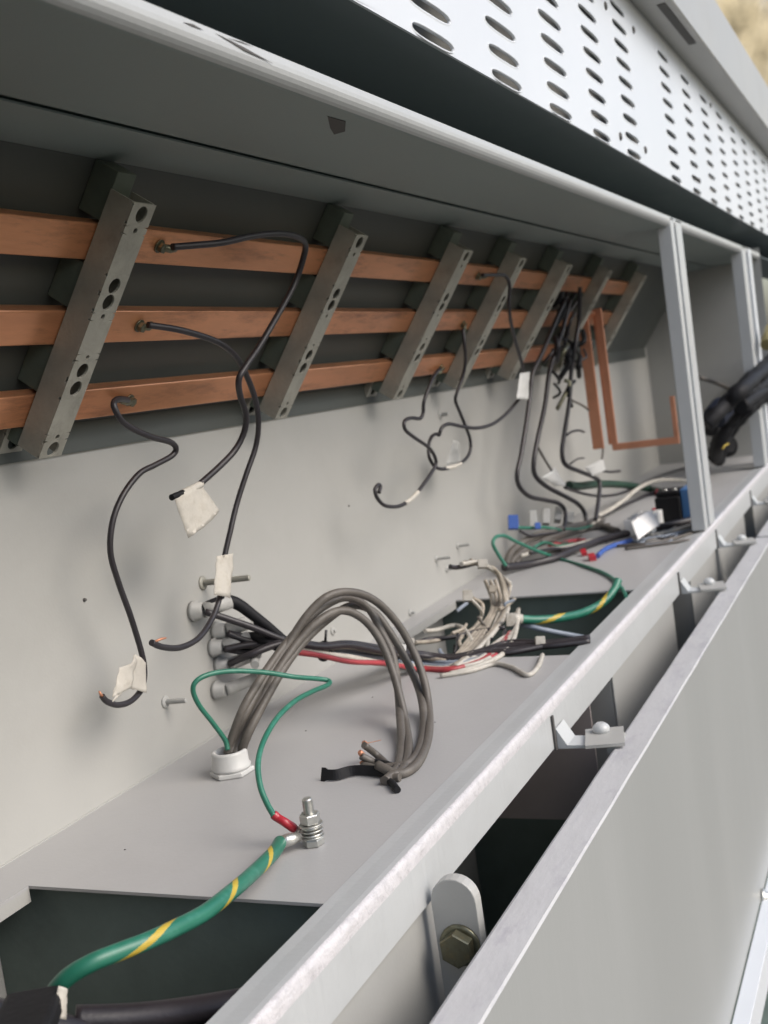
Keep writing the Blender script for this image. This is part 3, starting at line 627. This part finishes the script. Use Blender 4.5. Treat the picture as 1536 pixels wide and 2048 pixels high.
# green earth wire
t, P = wire('thin green earth wire looping from the nipple to a red crimp', 0.0030, GREENW,
    [(455, 1500, Yn), (450, 1480, .765), (425, 1445, .77), (398, 1410, .775), (386, 1380, .775), (395, 1360, .77), (425, 1347, .76), (470, 1342, .745), (530, 1345, .72), (590, 1354, .695), (640, 1358, .68), (658, 1362, .672), (655, 1370, .667), (625, 1383, .66), (590, 1402, .65), (555, 1435, .64), (528, 1480, .63), (516, 1525, .62), (520, 1570, .61), (533, 1605, .60), (548, 1632, .59)], root=True, group='green earth wires')
k = MB(); q = path([(546, 1628, .592), (556, 1636, .588), (572, 1646, .58), (590, 1658, .575)], .003, True, 4); k.tube(q, [0.0040, 0.0044, 0.0045, 0.0044, 0.0042, 0.0042, 0.0042, 0.0043, 0.0044, 0.0044, 0.0045, 0.0046, 0.0040], 12); add(t, 'red_crimp', k, REDC)
# grounding bolt
gb = onZ(628, 1690, ZF); st = empty('grounding_stud', gb, 'silver threaded grounding stud with nut and washers on the grey floor', 'stud')
k = MB(); prof = []
for i in range(42): prof += [(0.0011 * i, 0.0052), (0.0011 * i + 0.00055, 0.0045)]
k.lathe(gb, (0, 0, 1), prof + [(0.0468, 0.0040)], 20); add(st, 'threaded_rod', k, STEEL)
k = MB(); hexprof(k, gb + Vector((0, 0, 0.0005)), (0, 0, 1), 0.0075, 0.0105, 0, 0.1); add(st, 'nut', k, STEEL, 0.0003)
for z, r, h_ in ((0.0082, 0.0115, 0.0014), (0.0145, 0.0112, 0.0015), (0.0172, 0.0098, 0.0022), (0.0202, 0.0118, 0.0014)):
    k = MB(); k.lathe(gb + Vector((0, 0, z)), (0.05 * math.sin(z * 900), 0.04, 1), [(0, r - .0004), (0.0003, r), (h_ - .0003, r), (h_, r - .0004), (h_, 0.0048)], 24); add(st, 'washer', k, STEEL)
k = MB(); hexprof(k, gb + Vector((0, 0, 0.0222)), (0, 0, 1), 0.0095, 0.0102, 0, 0.5); add(st, 'nut', k, STEEL, 0.0003)
# big earth cable
lg = gb + Vector((0, 0, 0.012)); ctl = [onY(560, 1685, .575), onY(545, 1708, .563), onY(500, 1752, .545), onY(455, 1790, .53), onY(410, 1825, .525), onY(360, 1852, .525), onY(300, 1880, .53), onY(240, 1903, .54), onY(185, 1925, .55), onY(135, 1955, .565), onY(102, 1995, .58), onY(88, 2040, .59), onY(85, 2110, .60)]
P = spline(ctl, 10); t = empty('earth_cable', P[0], 'thick green earth cable with yellow stripes sagging into the near floor opening', 'cable', 'striped earth cables')
seg_m = []; acc = 0
R0 = 0.0064
k = MB(); rs_ = []; nn = 24; u = None; tt_prev = None
def striped(P, r, nn, stripes, width=0.10, pitch=0.10, fade=None):
    """tube whose yellow strip winds round it: the yellow faces are chosen by angle along the length"""
    k = MB(); u = (P[1] - P[0]).normalized().orthogonal().normalized(); rings = []; L = [0]
    for i in range(1, len(P)): L.append(L[-1] + (P[i] - P[i - 1]).length)
    for i, p in enumerate(P):
        d = (P[min(i + 1, len(P) - 1)] - P[max(i - 1, 0)]).normalized(); u = (u - d * u.dot(d)).normalized(); w = d.cross(u)
        rings.append([p + (u * math.cos(2 * math.pi * a / nn) + w * math.sin(2 * math.pi * a / nn)) * r for a in range(nn)])
    b = len(k.v)
    for q in rings: k.v.extend(q)
    for i in range(len(P) - 1):
        for a in range(nn):
            ph = ((a / nn) + L[i] / pitch + stripes) % 1.0
            m = 1 if ph < width else 0
            j = (a + 1) % nn; k.face([b + i * nn + a, b + i * nn + j, b + (i + 1) * nn + j, b + (i + 1) * nn + a], m, True)
    k.face([b + a for a in range(nn)][::-1]); k.face([b + (len(P) - 1) * nn + a for a in range(nn)])
    return k
def resample(P, step):
    out = [P[0]]; acc = 0
    for i in range(1, len(P)):
        d = (P[i] - P[i - 1]).length; s0 = 0
        while acc + d - s0 >= step:
            s0 += step - acc; acc = 0; out.append(P[i - 1].lerp(P[i], s0 / d))
        acc += d - s0
    out.append(P[-1]); return out
add(t, 'sheath', striped(resample(P, 0.0008), R0, 72, 0.30, 0.13, 0.105), [GREENW, YELLOW])
k = MB(); a_ = P[0]; k.tube([a_, a_.lerp(lg, 0.35), a_.lerp(lg, 0.6)], [0.0062, 0.0058, 0.0045], 12); add(t, 'cable_lug', k, STEEL)
k = MB(); k.tube([onY(590, 1658, .575), lg.lerp(onY(590, 1658, .575), .3)], [0.003, 0.0035], 10); add(st, 'ring_terminal', k, STEEL)
k = MB(); k.lathe(lg - Vector((0, 0, .0015)), (0, 0, 1), [(0, 0.0105), (0.0022, 0.0105)], 18); add(t, 'lug_ring', k, STEEL)
# cables in the near opening
wire('black cable lying across the bottom of the near floor opening', 0.011, BLACKW, [(150, 2040, .60), (260, 2036, .57), (360, 2025, .54), (480, 2006, .50), (560, 1990, .48)], 'cable', None, 'cable', True)
wire('second black cable below the first in the near opening', 0.013, BLACKW, [(-40, 2030, .62), (60, 2048, .61), (180, 2075, .59), (330, 2070, .56), (460, 2050, .52)], 'cable', None, 'cable', True)
o = sheet(None, 'tape_label', [(118, 1972), (136, 1978), (134, 2040), (110, 2036)], 0.56, m=PAPER, bulge=0.003); tag(o, 'crumpled pale tape label stuck up between black cables at the bottom', 'tape label')
k = MB(); k.box((-.03, -.02, -.008), (.03, .02, .008), 0, Matrix.Rotation(.5, 3, 'Z'), onY(55, 2040, .57)); tag(k.build('cable_clamp', TAPE, None, .004), 'black clamp block at the very bottom of the near opening', 'clamp')
# ------------------------------------------------------------------ conduit connectors in the rear panel and their bundle
CG = 'plastic conduit ends coming through the rear panel'
for i, (px, py, r, tx, ty, lab) in enumerate(((385, 1222, 0.013, 560, 1280, 'uppermost clear conduit end in the rear panel'), (430, 1262, 0.0125, 560, 1290, 'conduit end just below the uppermost one'), (424, 1295, 0.012, 560, 1300, 'middle conduit end of the wall cluster'), (436, 1330, 0.012, 560, 1312, 'conduit end above the green wire'), (430, 1380, 0.012, 560, 1325, 'lowest conduit end, below the green wire'))):
    c = onY(px, py, YB); t = empty('conduit_end', c, lab, 'conduit fitting', CG)
    k = MB(); r *= .86; k.lathe(c, (0, -1, 0), [(0, r * 1.15), (0.004, r * 1.25), (0.006, r * 1.25), (0.0065, r), (0.018, r * 0.92), (0.0185, r * 0.6)], 22); add(t, 'locknut', k, GREYCONN)
    e = [onY(572, 1284, .785), onY(565, 1290, .785), onY(560, 1298, .78), onY(510, 1330, .80), onY(560, 1345, .78)][i]; k = MB()
    c1 = c + Vector((0, -.016, 0)); c2 = c + Vector((.03, -.040, .004)); sp_ = spline([c1, c2, c2.lerp(e, .5) + Vector((0, 0, .004)), e], 6)
    k.tube(sp_, [r * (0.86 - 0.018 * z) for z in range(len(sp_))], 14); add(t, 'conduit_sleeve', k, GREYCONN if i in (3, 4) else TAPE)
    if i < 3: k = MB(); k.tube([c1, c2], r * .90, 14); add(t, 'clear_sleeve', k, GREYCONN)
random.seed(5)
BG = 'loose wires of the lower bundle'
names = [('black', BLACKW, 'black wire in the lower bundle behind the grey loops')] * 7 + [('red', REDW, 'red wire along the lower bundle')] * 3 + [('white', WHITEW, 'white wire along the lower bundle')] * 3 + [('pale', PALEW, 'pale blue grey wire in the lower bundle')] * 2 + [('cream', CREAM, 'dirty cream wire in the lower bundle')] * 4
starts = [(430, 1262), (424, 1295), (436, 1330), (385, 1222)]
for i, (nm, m, lab) in enumerate(names):
    s0 = starts[i % 4] if nm in ('black', 'cream') else starts[1 + i % 2]
    o1 = random.uniform(-12, 12); off = {'black': -12, 'red': 16, 'white': 9, 'pale': 3, 'cream': -8}[nm] + random.uniform(-5, 5)
    dy = random.uniform(-0.012, 0.012)
    pts = [(s0[0] + 25, s0[1] + random.uniform(-5, 5), .85), (500, s0[1] * 0.5 + 648 + random.uniform(-8, 8) - 0, .82 + dy), (570, 1290 + o1 * .7 + off * .4, .79 + dy), (640, 1300 + off * 0.55 + o1 * .2, .765 + dy), (700, 1302 + off + (5 if nm == 'red' else 0), .75 + dy), (770, 1312 + off + random.uniform(-4, 4), .735 + dy), (840, 1322 + off, .72 + dy), (900, 1326 + off * 0.8, .71 + dy)]
    if nm == 'red': pts = [(p[0], p[1] + 2, p[2] - .02) for p in pts]
    if nm not in ('black',): pts = pts[2:]
    if nm == 'black': pts += [(960, 1318 + off, .70), (1020, 1308 + off + random.uniform(-8, 8), .69), (1100, 1300 + off, .68), (1180, 1290 + off, .66)]
    elif nm == 'red': pts += [(960, 1322, .705), (1000, 1300 + random.uniform(-10, 5), .70), (1020, 1265, .70)]
    elif nm == 'white': pts += [(960, 1325 - 8 * (i % 3), .70), (1000, 1300 - 10 * (i % 3), .70), (1030, 1260, .705), (1035, 1225, .71)]
    elif nm == 'pale': pts += [(960, 1316, .70), (990, 1295, .70)]
    else: pts += [(940, 1300 - 8 * (i % 4), .71), (975, 1255 - 6 * (i % 4), .715), (985 + 8 * (i % 3), 1205, .73), (970 + 10 * (i % 3), 1160, .74)]
    wire(lab, 0.0036 if nm != 'black' else 0.0046, m, pts, group=BG, n=8)
for (px, py, Y, lab) in ((648, 1302, .762, 'black cable tie round the lower bundle beside the grey loops'), (905, 1325, .708, 'black cable tie near the right end of the lower bundle')):
    c = onY(px, py, Y); k = MB(); ring = []
    d = (onY(px + 30, py + 4, Y - .008) - c).normalized(); u = d.orthogonal().normalized(); w = d.cross(u)
    RRr = 0.0125
    pts = [c + (u * math.cos(a * math.pi / 12) + w * math.sin(a * math.pi / 12)) * RRr for a in range(25)]
    k.tube(pts, 0.0022, 8); k.box((-.004, -.004, -.003), (.004, .004, .006), 0, None) if False else None
    k.tube([c + Vector((0, -.004, RRr)), c + Vector((.004, -.006, RRr + .016))], 0.0018, 6)
    tag(k.build('cable_tie', TIE), lab, 'cable tie')
TG = 'short loose ends tangled in the wire bundles'
random.seed(21)
for i in range(16):
    cx, cy = random.uniform(900, 1035), random.uniform(1215, 1330); Y = .70 + random.uniform(-.02, .02)
    a = random.uniform(-2.6, -.2); L_ = random.uniform(18, 42)
    wire('short loose wire end tangled in the right end of the lower bundle', random.uniform(.0024, .0036), random.choice([CREAM, WHITEW, BLACKW, GREYW, CREAM, PALEW]), [(cx, cy, Y), (cx + L_ * .5 * math.cos(a) + random.uniform(-8, 8), cy + L_ * .5 * math.sin(a), Y - .006), (cx + L_ * math.cos(a), cy + L_ * math.sin(a) + random.uniform(-6, 6), Y + random.uniform(-.008, .008))], group=TG, n=7)
for i in range(9):
    cx, cy = random.uniform(1230, 1330), random.uniform(1066, 1098); Y = .69
    wire('fine grey loose wire fanned over the floor by the post', .0022, random.choice([GREYW, PALEW, BLACKW, WHITEW]), [(cx, cy, Y), (cx + 25, cy - random.uniform(0, 8), Y - .01), (cx + 50, cy - random.uniform(4, 16), Y - .02), (cx + 68, cy - random.uniform(12, 28), Y - .03)], group='fine wires fanned over the floor', n=6)
for i in range(7):
    cx, cy = random.uniform(1040, 1150), random.uniform(1056, 1112)
    wire('thin loose wire among the grey cables of the upper bundle', .003, random.choice([GREYW, WHITEW, BLACKW, GREENW, CREAM]), [(cx, cy, .775), (cx + 22, cy - random.uniform(2, 14), .77), (cx + 48, cy - random.uniform(-4, 14), .76), (cx + 80, cy - random.uniform(4, 24), .75)], group='thin wires of the upper bundle', n=7)
# the pale cluster arching up over the far opening
AG = 'cream wires arching over the far opening'
for i in range(7):
    a = random.uniform(-8, 8); b = random.uniform(-9, 9)
    wire('dirty cream wire arching over the far floor opening', 0.0042, [CREAM, WHITEW, CREAM, GREYW][i % 4], [(905 + a, 1335, .70), (945 + a, 1305 + b, .70), (985 + a, 1262 + b, .70), (1008 + a, 1220, .70), (1012 + b, 1180 + a, .70), (998 + b, 1148 + b, .70), (968 + a, 1130 + a * .6, .71), (935 + a * 2, 1124 + b * .5, .715)], group=AG, n=8)
wire('white wire hooking down at the right of the cream wires', 0.004, WHITEW, [(900, 1348, .70), (950, 1335, .69), (1000, 1312, .68), (1024, 1285, .68), (1034, 1250, .685), (1036, 1220, .69)], n=8)
wire('white wire looping low under the lower bundle', 0.0035, WHITEW, [(880, 1352, .70), (940, 1342, .68), (990, 1328, .67), (1025, 1335, .65), (1055, 1350, .64), (1075, 1335, .64), (1085, 1310, .64)], n=8)
wire('black tipped wire end at the top of the cream wires', 0.0040, BLACKW, [(900, 1133, .73), (912, 1135, .725), (930, 1132, .72), (948, 1127, .72)])
def conn(px, py, Y, lab, m, s=(0.012, 0.008, 0.008), rot=0.3, name='wire_connector'):
    k = MB(); q = onY(px, py, Y - 0.02)
    if q.z < ZF + s[2]: q = onZ(px, py, ZF + s[2])
    Rm = Matrix.Rotation(rot, 3, 'Y') @ Matrix.Rotation(0.4, 3, 'Z')
    k.box(tuple(-v for v in s), s, 0, Rm, q); k.box((s[0] * 1.02, -s[1] * .6, -s[2] * .6), (s[0] * 1.5, s[1] * .6, s[2] * .6), 0, Rm, q); k.box((-s[0] * .5, -s[1] * 1.12, -s[2] * .4), (s[0] * .5, -s[1] * 1.01, s[2] * .4), 0, Rm, q)
    return tag(k.build(name, m, None, 0.0012), lab, 'connector')
conn(935, 1192, .73, 'white plug lying on the left end of the cream wires', WHITEW, (.014, .008, .009)); conn(965, 1128, .715, 'white plug at the top of the cream wire arch', WHITEW, (.013, .008, .007))
conn(985, 1178, .705, 'brownish plug inside the cream wire arch', CREAM, (.010, .006, .006)); conn(1022, 1240, .69, 'white plug with red insert beside the striped cable end', WHITEW, (.010, .008, .011)); conn(1019, 1237, .680, 'small red insert on the white plug by the striped cable', REDC, (.004, .003, .005))
conn(1080, 1285, .64, 'white plug standing at the right of the far opening', WHITEW, (.009, .007, .009)); conn(804, 1300, .70, 'bright white plug on the bundle right of the grey loops', WPLAST, (.007, .005, .006), 0.8); conn(823, 1283, .70, 'small cream plug above the bright white plug', WHITEW, (.006, .004, .004), 0.5)
wire('cream wire with a bulbous joint over the far opening edge', 0.0038, WHITEW, [(850, 1262, .76), (875, 1260, .755), (900, 1252, .75), (918, 1252, .745), (932, 1262, .74), (945, 1285, .73)], n=8)
wire('cream wire rising from the lower bundle into the far opening', 0.0034, CREAM, [(830, 1285, .75), (870, 1282, .745), (905, 1272, .74), (940, 1262, .735), (960, 1240, .73), (965, 1210, .725), (945, 1196, .73)], n=8)
wire('dark wire running under the cream joint', 0.0038, BLACKW, [(800, 1300, .76), (850, 1280, .755), (900, 1275, .74), (960, 1262, .72), (1010, 1255, .71)], n=8)
# second striped earth cable + thin green above
P = spline([onY(1036, 1238, .640), onY(1075, 1240, .615), onY(1120, 1236, .585), (onY(1165, 1226, .56)), onY(1205, 1206, .535), onY(1228, 1180, .52), onY(1236, 1160, .515)], 10)
t = empty('earth_cable', P[0], 'shorter green and yellow striped earth cable over the far opening', 'cable', 'striped earth cables'); add(t, 'sheath', striped(resample(P, 0.003), 0.0075, 30, 0.2, 0.16, 0.12), [GREENW, YELLOW])
k = MB(); k.tube([onY(1024, 1238, .645), onY(1042, 1238, .637)], [0.009, 0.0088], 12); add(t, 'white_sleeve', k, WHITEW)
wire('thin green wire looping over the upper bundle and down right', 0.0036, GREENW, [(1012, 1132, .76), (997, 1110, .77), (986, 1088, .775), (992, 1074, .775), (1010, 1072, .77), (1030, 1082, .765), (1070, 1100, .75), (1120, 1118, .73), (1175, 1134, .71), (1215, 1150, .69), (1240, 1172, .675), (1252, 1192, .665)], group='green earth wires')
wire('pale grey wire crossing low over the far opening', 0.0045, PALEW, [(1040, 1248, .645), (1080, 1258, .61), (1130, 1268, .575), (1175, 1276, .545)], free=True)
# upper bundle
wire('thick black cable along the upper bundle', 0.0085, BLACKW, [(1008, 1135, .80), (1060, 1128, .79), (1110, 1116, .77), (1160, 1096, .75), (1210, 1078, .735), (1270, 1063, .715), (1330, 1052, .70), (1400, 1036, .68)], 'cable', None, 'cable')
for i, pts in enumerate(([(1012, 1130, .80), (1022, 1105, .80), (1050, 1082, .79), (1095, 1065, .78), (1150, 1052, .77), (1205, 1040, .76)], [(1018, 1132, .80), (1034, 1112, .79), (1070, 1090, .785), (1120, 1072, .775), (1170, 1058, .765), (1220, 1052, .755)], [(1030, 1128, .79), (1050, 1102, .79), (1090, 1080, .78), (1140, 1062, .77), (1190, 1050, .76), (1235, 1062, .74)])):
    wire(['uppermost grey brown cable of the upper bundle', 'middle grey brown cable of the upper bundle', 'lower grey brown cable of the upper bundle'][i], 0.0078, GREYW, pts, 'cable', 'grey brown cables of the upper bundle', 'cable')
wire('white wire rising right from the upper bundle', 0.0055, WHITEW, [(1195, 1032, .76), (1222, 1018, .75), (1250, 998, .74), (1275, 978, .73), (1305, 963, .72), (1340, 959, .70), (1380, 962, .69)])
wire('black wire under the rising white wire', 0.005, BLACKW, [(1180, 1042, .77), (1220, 1024, .76), (1262, 1004, .75), (1300, 988, .74), (1330, 982, .72)])
wire('dark green sleeved cable above the upper bundle', 0.0105, DGREENW, [(1138, 970, .79), (1160, 972, .785), (1200, 968, .78), (1250, 970, .77), (1300, 978, .76), (1325, 985, .75)], 'cable', None, 'cable')
wire('thin black wire sagging below the dark green sleeve', 0.004, BLACKW, [(1130, 975, .79), (1170, 988, .785), (1210, 992, .78), (1250, 984, .77), (1300, 960, .76), (1340, 945, .75), (1375, 935, .74)])
wire('blue wire stub with red crimp on the floor', 0.0055, BLUEW, [(1195, 1112, .72), (1208, 1100, .72), (1225, 1092, .715), (1245, 1086, .71), (1262, 1080, .70)])
wire('red wire lying between the grey cables of the upper bundle', 0.0055, REDW, [(1100, 1092, .77), (1125, 1086, .765), (1150, 1082, .76), (1170, 1082, .755)])
wire('white wire beside the red wire of the upper bundle', 0.005, WHITEW, [(1040, 1112, .785), (1085, 1100, .775), (1130, 1095, .765), (1180, 1082, .755), (1230, 1072, .74)])
wire('thin black wire near the floor below the red wire', 0.004, BLACKW, [(1060, 1106, .775), (1100, 1098, .765), (1140, 1096, .755), (1200, 1078, .74)])
for i, pts in enumerate(([(1240, 1085, .70), (1290, 1078, .69), (1340, 1070, .68), (1390, 1056, .67)], [(1230, 1092, .69), (1290, 1088, .68), (1345, 1078, .67), (1400, 1060, .66)], [(1300, 1070, .69), (1345, 1062, .68), (1395, 1048, .67)], [(1250, 1098, .68), (1310, 1090, .67), (1380, 1080, .65)])):
    wire(['upper thin grey floor wire by the post', 'second thin grey floor wire by the post', 'short pale floor wire by the post', 'lowest thin floor wire by the post'][i], 0.0035, [PALEW, GREYW, WHITEW, GREYW][i], pts, group='thin floor wires by the post', n=8)
conn(1184, 1115, .72, 'red crimp at the end of the blue wire', REDC, (.012, .007, .006), -.2); conn(1168, 1106, .73, 'small red crimp left of the blue wire', REDC, (.008, .006, .006), -.5)
conn(1317, 985, .74, 'red crimp at the end of the green sleeve', REDC, (.012, .008, .008)); conn(1310, 1024, .73, 'red crimp above the white block', REDC, (.010, .007, .009))
conn(1026, 1045, .79, 'blue plug standing alone by the rear panel', BLUEW, (.013, .010, .014)); conn(1075, 1052, .79, 'small blue plug on a thin wire', BLUEW, (.007, .006, .007))
wire('thin green wire between the two blue plugs', 0.0035, GREENW, [(1035, 1055, .79), (1060, 1056, .785), (1090, 1055, .78), (1120, 1060, .77)], n=8)
wire('thin black wire beside the blue plug', 0.003, BLACKW, [(1040, 1062, .785), (1062, 1072, .78), (1090, 1068, .775), (1130, 1064, .77)], n=8)
for i, (px, py) in enumerate(((1066, 1038), (1092, 1034), (1116, 1030), (1140, 1038))):
    t = conn(px, py, .82, ['leftmost', 'second', 'third', 'rightmost'][i] + ' of the pale plugs against the wall above the upper bundle', GREYCONN, (.010, .008, .018), .3 + .2 * i)
# black contactor with blue side and white block
c = onZ(1345, 1012, ZF + .036); t = empty('contactor', c, 'black contactor block with a blue side behind the post', 'contactor')
k = MB(); k.box((c.x - .06, c.y - .03, c.z - .035), (c.x + .05, c.y + .03, c.z + .03)); k.box((c.x - .05, c.y - .028, c.z + .0305), (c.x + .04, c.y + .028, c.z + .042)); add(t, 'housing', k, TAPE, .003)
k = MB(); k.box((c.x - .05, c.y - .060, c.z - .05), (c.x + .04, c.y - .0305, c.z + .045)); add(t, 'side_cover', k, mat('blue_plastic', (0.06, 0.18, 0.42), 0.4, var=.1), .003)
for dy in (-.015, .008):
    k = MB(); k.lathe((c.x - .03, c.y + dy, c.z + .042), (0, 0, 1), [(0, .006), (.004, .006)], 10); add(t, 'terminal_screw', k, STEEL)
c = onZ(1290, 1045, ZF + .019); t = empty('terminal_block', c, 'white terminal block on the floor left of the contactor', 'terminal block')
k = MB(); k.box((c.x - .08, c.y - .032, c.z - .018), (c.x + .06, c.y + .032, c.z + .020)); add(t, 'body', k, mat('clean_white_plastic', (.95, .95, .93), .5), .002)
for j in range(3): k = MB(); k.box((c.x - .07, c.y - .022 + j * .018, c.z + .0202), (c.x + .03, c.y - .012 + j * .018, c.z + .024)); add(t, 'ridge', k, WPLAST, .001)
o = sheet(None, 'paper_tag', [(1262, 1044, .60), (1302, 1020, .575), (1320, 1050, .555), (1276, 1080, .575)], .57, m=mat('white_paper', (.98, .97, .95), .8, var=.04, bump=.3), bulge=.006); tag(o, 'crumpled white paper tag on the block beside the contactor', 'paper tag')
# black taped bundle in the far bay
tb = empty('taped_cable_bundle', onY(1440, 860, .50), 'thick black taped cable bundle hanging in the far bay at the right edge', 'cable bundle')
random.seed(3)
for pts, sp_ in (([(1580, 700, .40), (1536, 735, .42), (1490, 775, .45), (1447, 818, .50), (1416, 850, .54)], 26), ([(1580, 745, .40), (1536, 765, .42), (1492, 805, .46), (1455, 850, .52), (1436, 890, .56), (1432, 915, .58)], 20), ([(1580, 760, .40), (1525, 785, .43), (1485, 812, .46)], 14)):
    for q in range(5):
        ox, oy = random.uniform(-sp_, sp_) * .55, random.uniform(-sp_, sp_) * .75; n_ = len(pts)
        P = path([(p[0] + ox * (1 - .6 * i / n_), p[1] + oy * (1 - .6 * i / n_), p[2] + random.uniform(-.01, .01)) for i, p in enumerate(pts)], .02, True)
        k = MB(); k.tube(P, [0.021 * (1 + .35 * noise.noise(Vector((i * .6, q * 7.7, sp_)))) for i in range(len(P))], 9); add(tb, 'taped_cable', k, TAPE)
k = MB(); q = onY(1452, 893, .56); k.lathe(q, (-.6, -.5, .1), [(-.02, .025), (.0, .036), (.015, .034), (.025, .02)], 18); add(tb, 'taped_end', k, TAPE)
k = MB(); q = onY(1445, 898, .52); k.tube([q, q + Vector((.02, -.005, .008)), q + Vector((.045, -.012, .010))], .0025, 8); add(tb, 'yellow_mark', k, YELLOW)
k = MB(); P = path([(1428, 836, .522), (1446, 814, .50)], .01, True); k.tube(P, .034, 14); add(tb, 'blue_band', k, mat('navy_tape', (0.008, 0.014, 0.035), .65, var=.2))
k = MB(); q = onY(1533, 690, .41); k.tube([q, q + Vector((.09, -.01, .05))], .02, 12); add(tb, 'brass_gland', k, mat('dull_brass', (.30, .26, .12), .5, .4, var=.3))
wire('thin grey rod crossing behind the black taped bundle', 0.007, GREYW, [(1398, 755, .60), (1430, 765, .60), (1465, 780, .60)])
# ------------------------------------------------------------------ backdrop tarpaulin
tq = MB(); nx, nz = 44, 30; TA = Vector((6.4, 1.45, 0)); TB = Vector((10.5, 0.0, 0)); TN = Vector((-0.33, -0.94, 0))
for i in range(nx + 1):
    for j in range(nz + 1):
        z = 0.75 + 2.6 * j / nz; q = TA.lerp(TB, i / nx); a_ = i * 0.21
        d = 0.16 * noise.noise(Vector((a_ * 1.2, z * 1.6, 1))) + 0.07 * noise.noise(Vector((a_ * 4, z * 5, 3)))
        tq.v.append(Vector((q.x, q.y, z)) + TN * d)
for i in range(nx):
    for j in range(nz): a = i * (nz + 1) + j; tq.face([a, a + 1, a + nz + 2, a + nz + 1], 0, True)
o = tq.build('tarpaulin', TAN); so_ = o.modifiers.new('thickness', 'SOLIDIFY'); so_.thickness = 0.004
tag(o, 'crumpled tan tarpaulin hanging beyond the far end of the cabinet', 'tarpaulin')
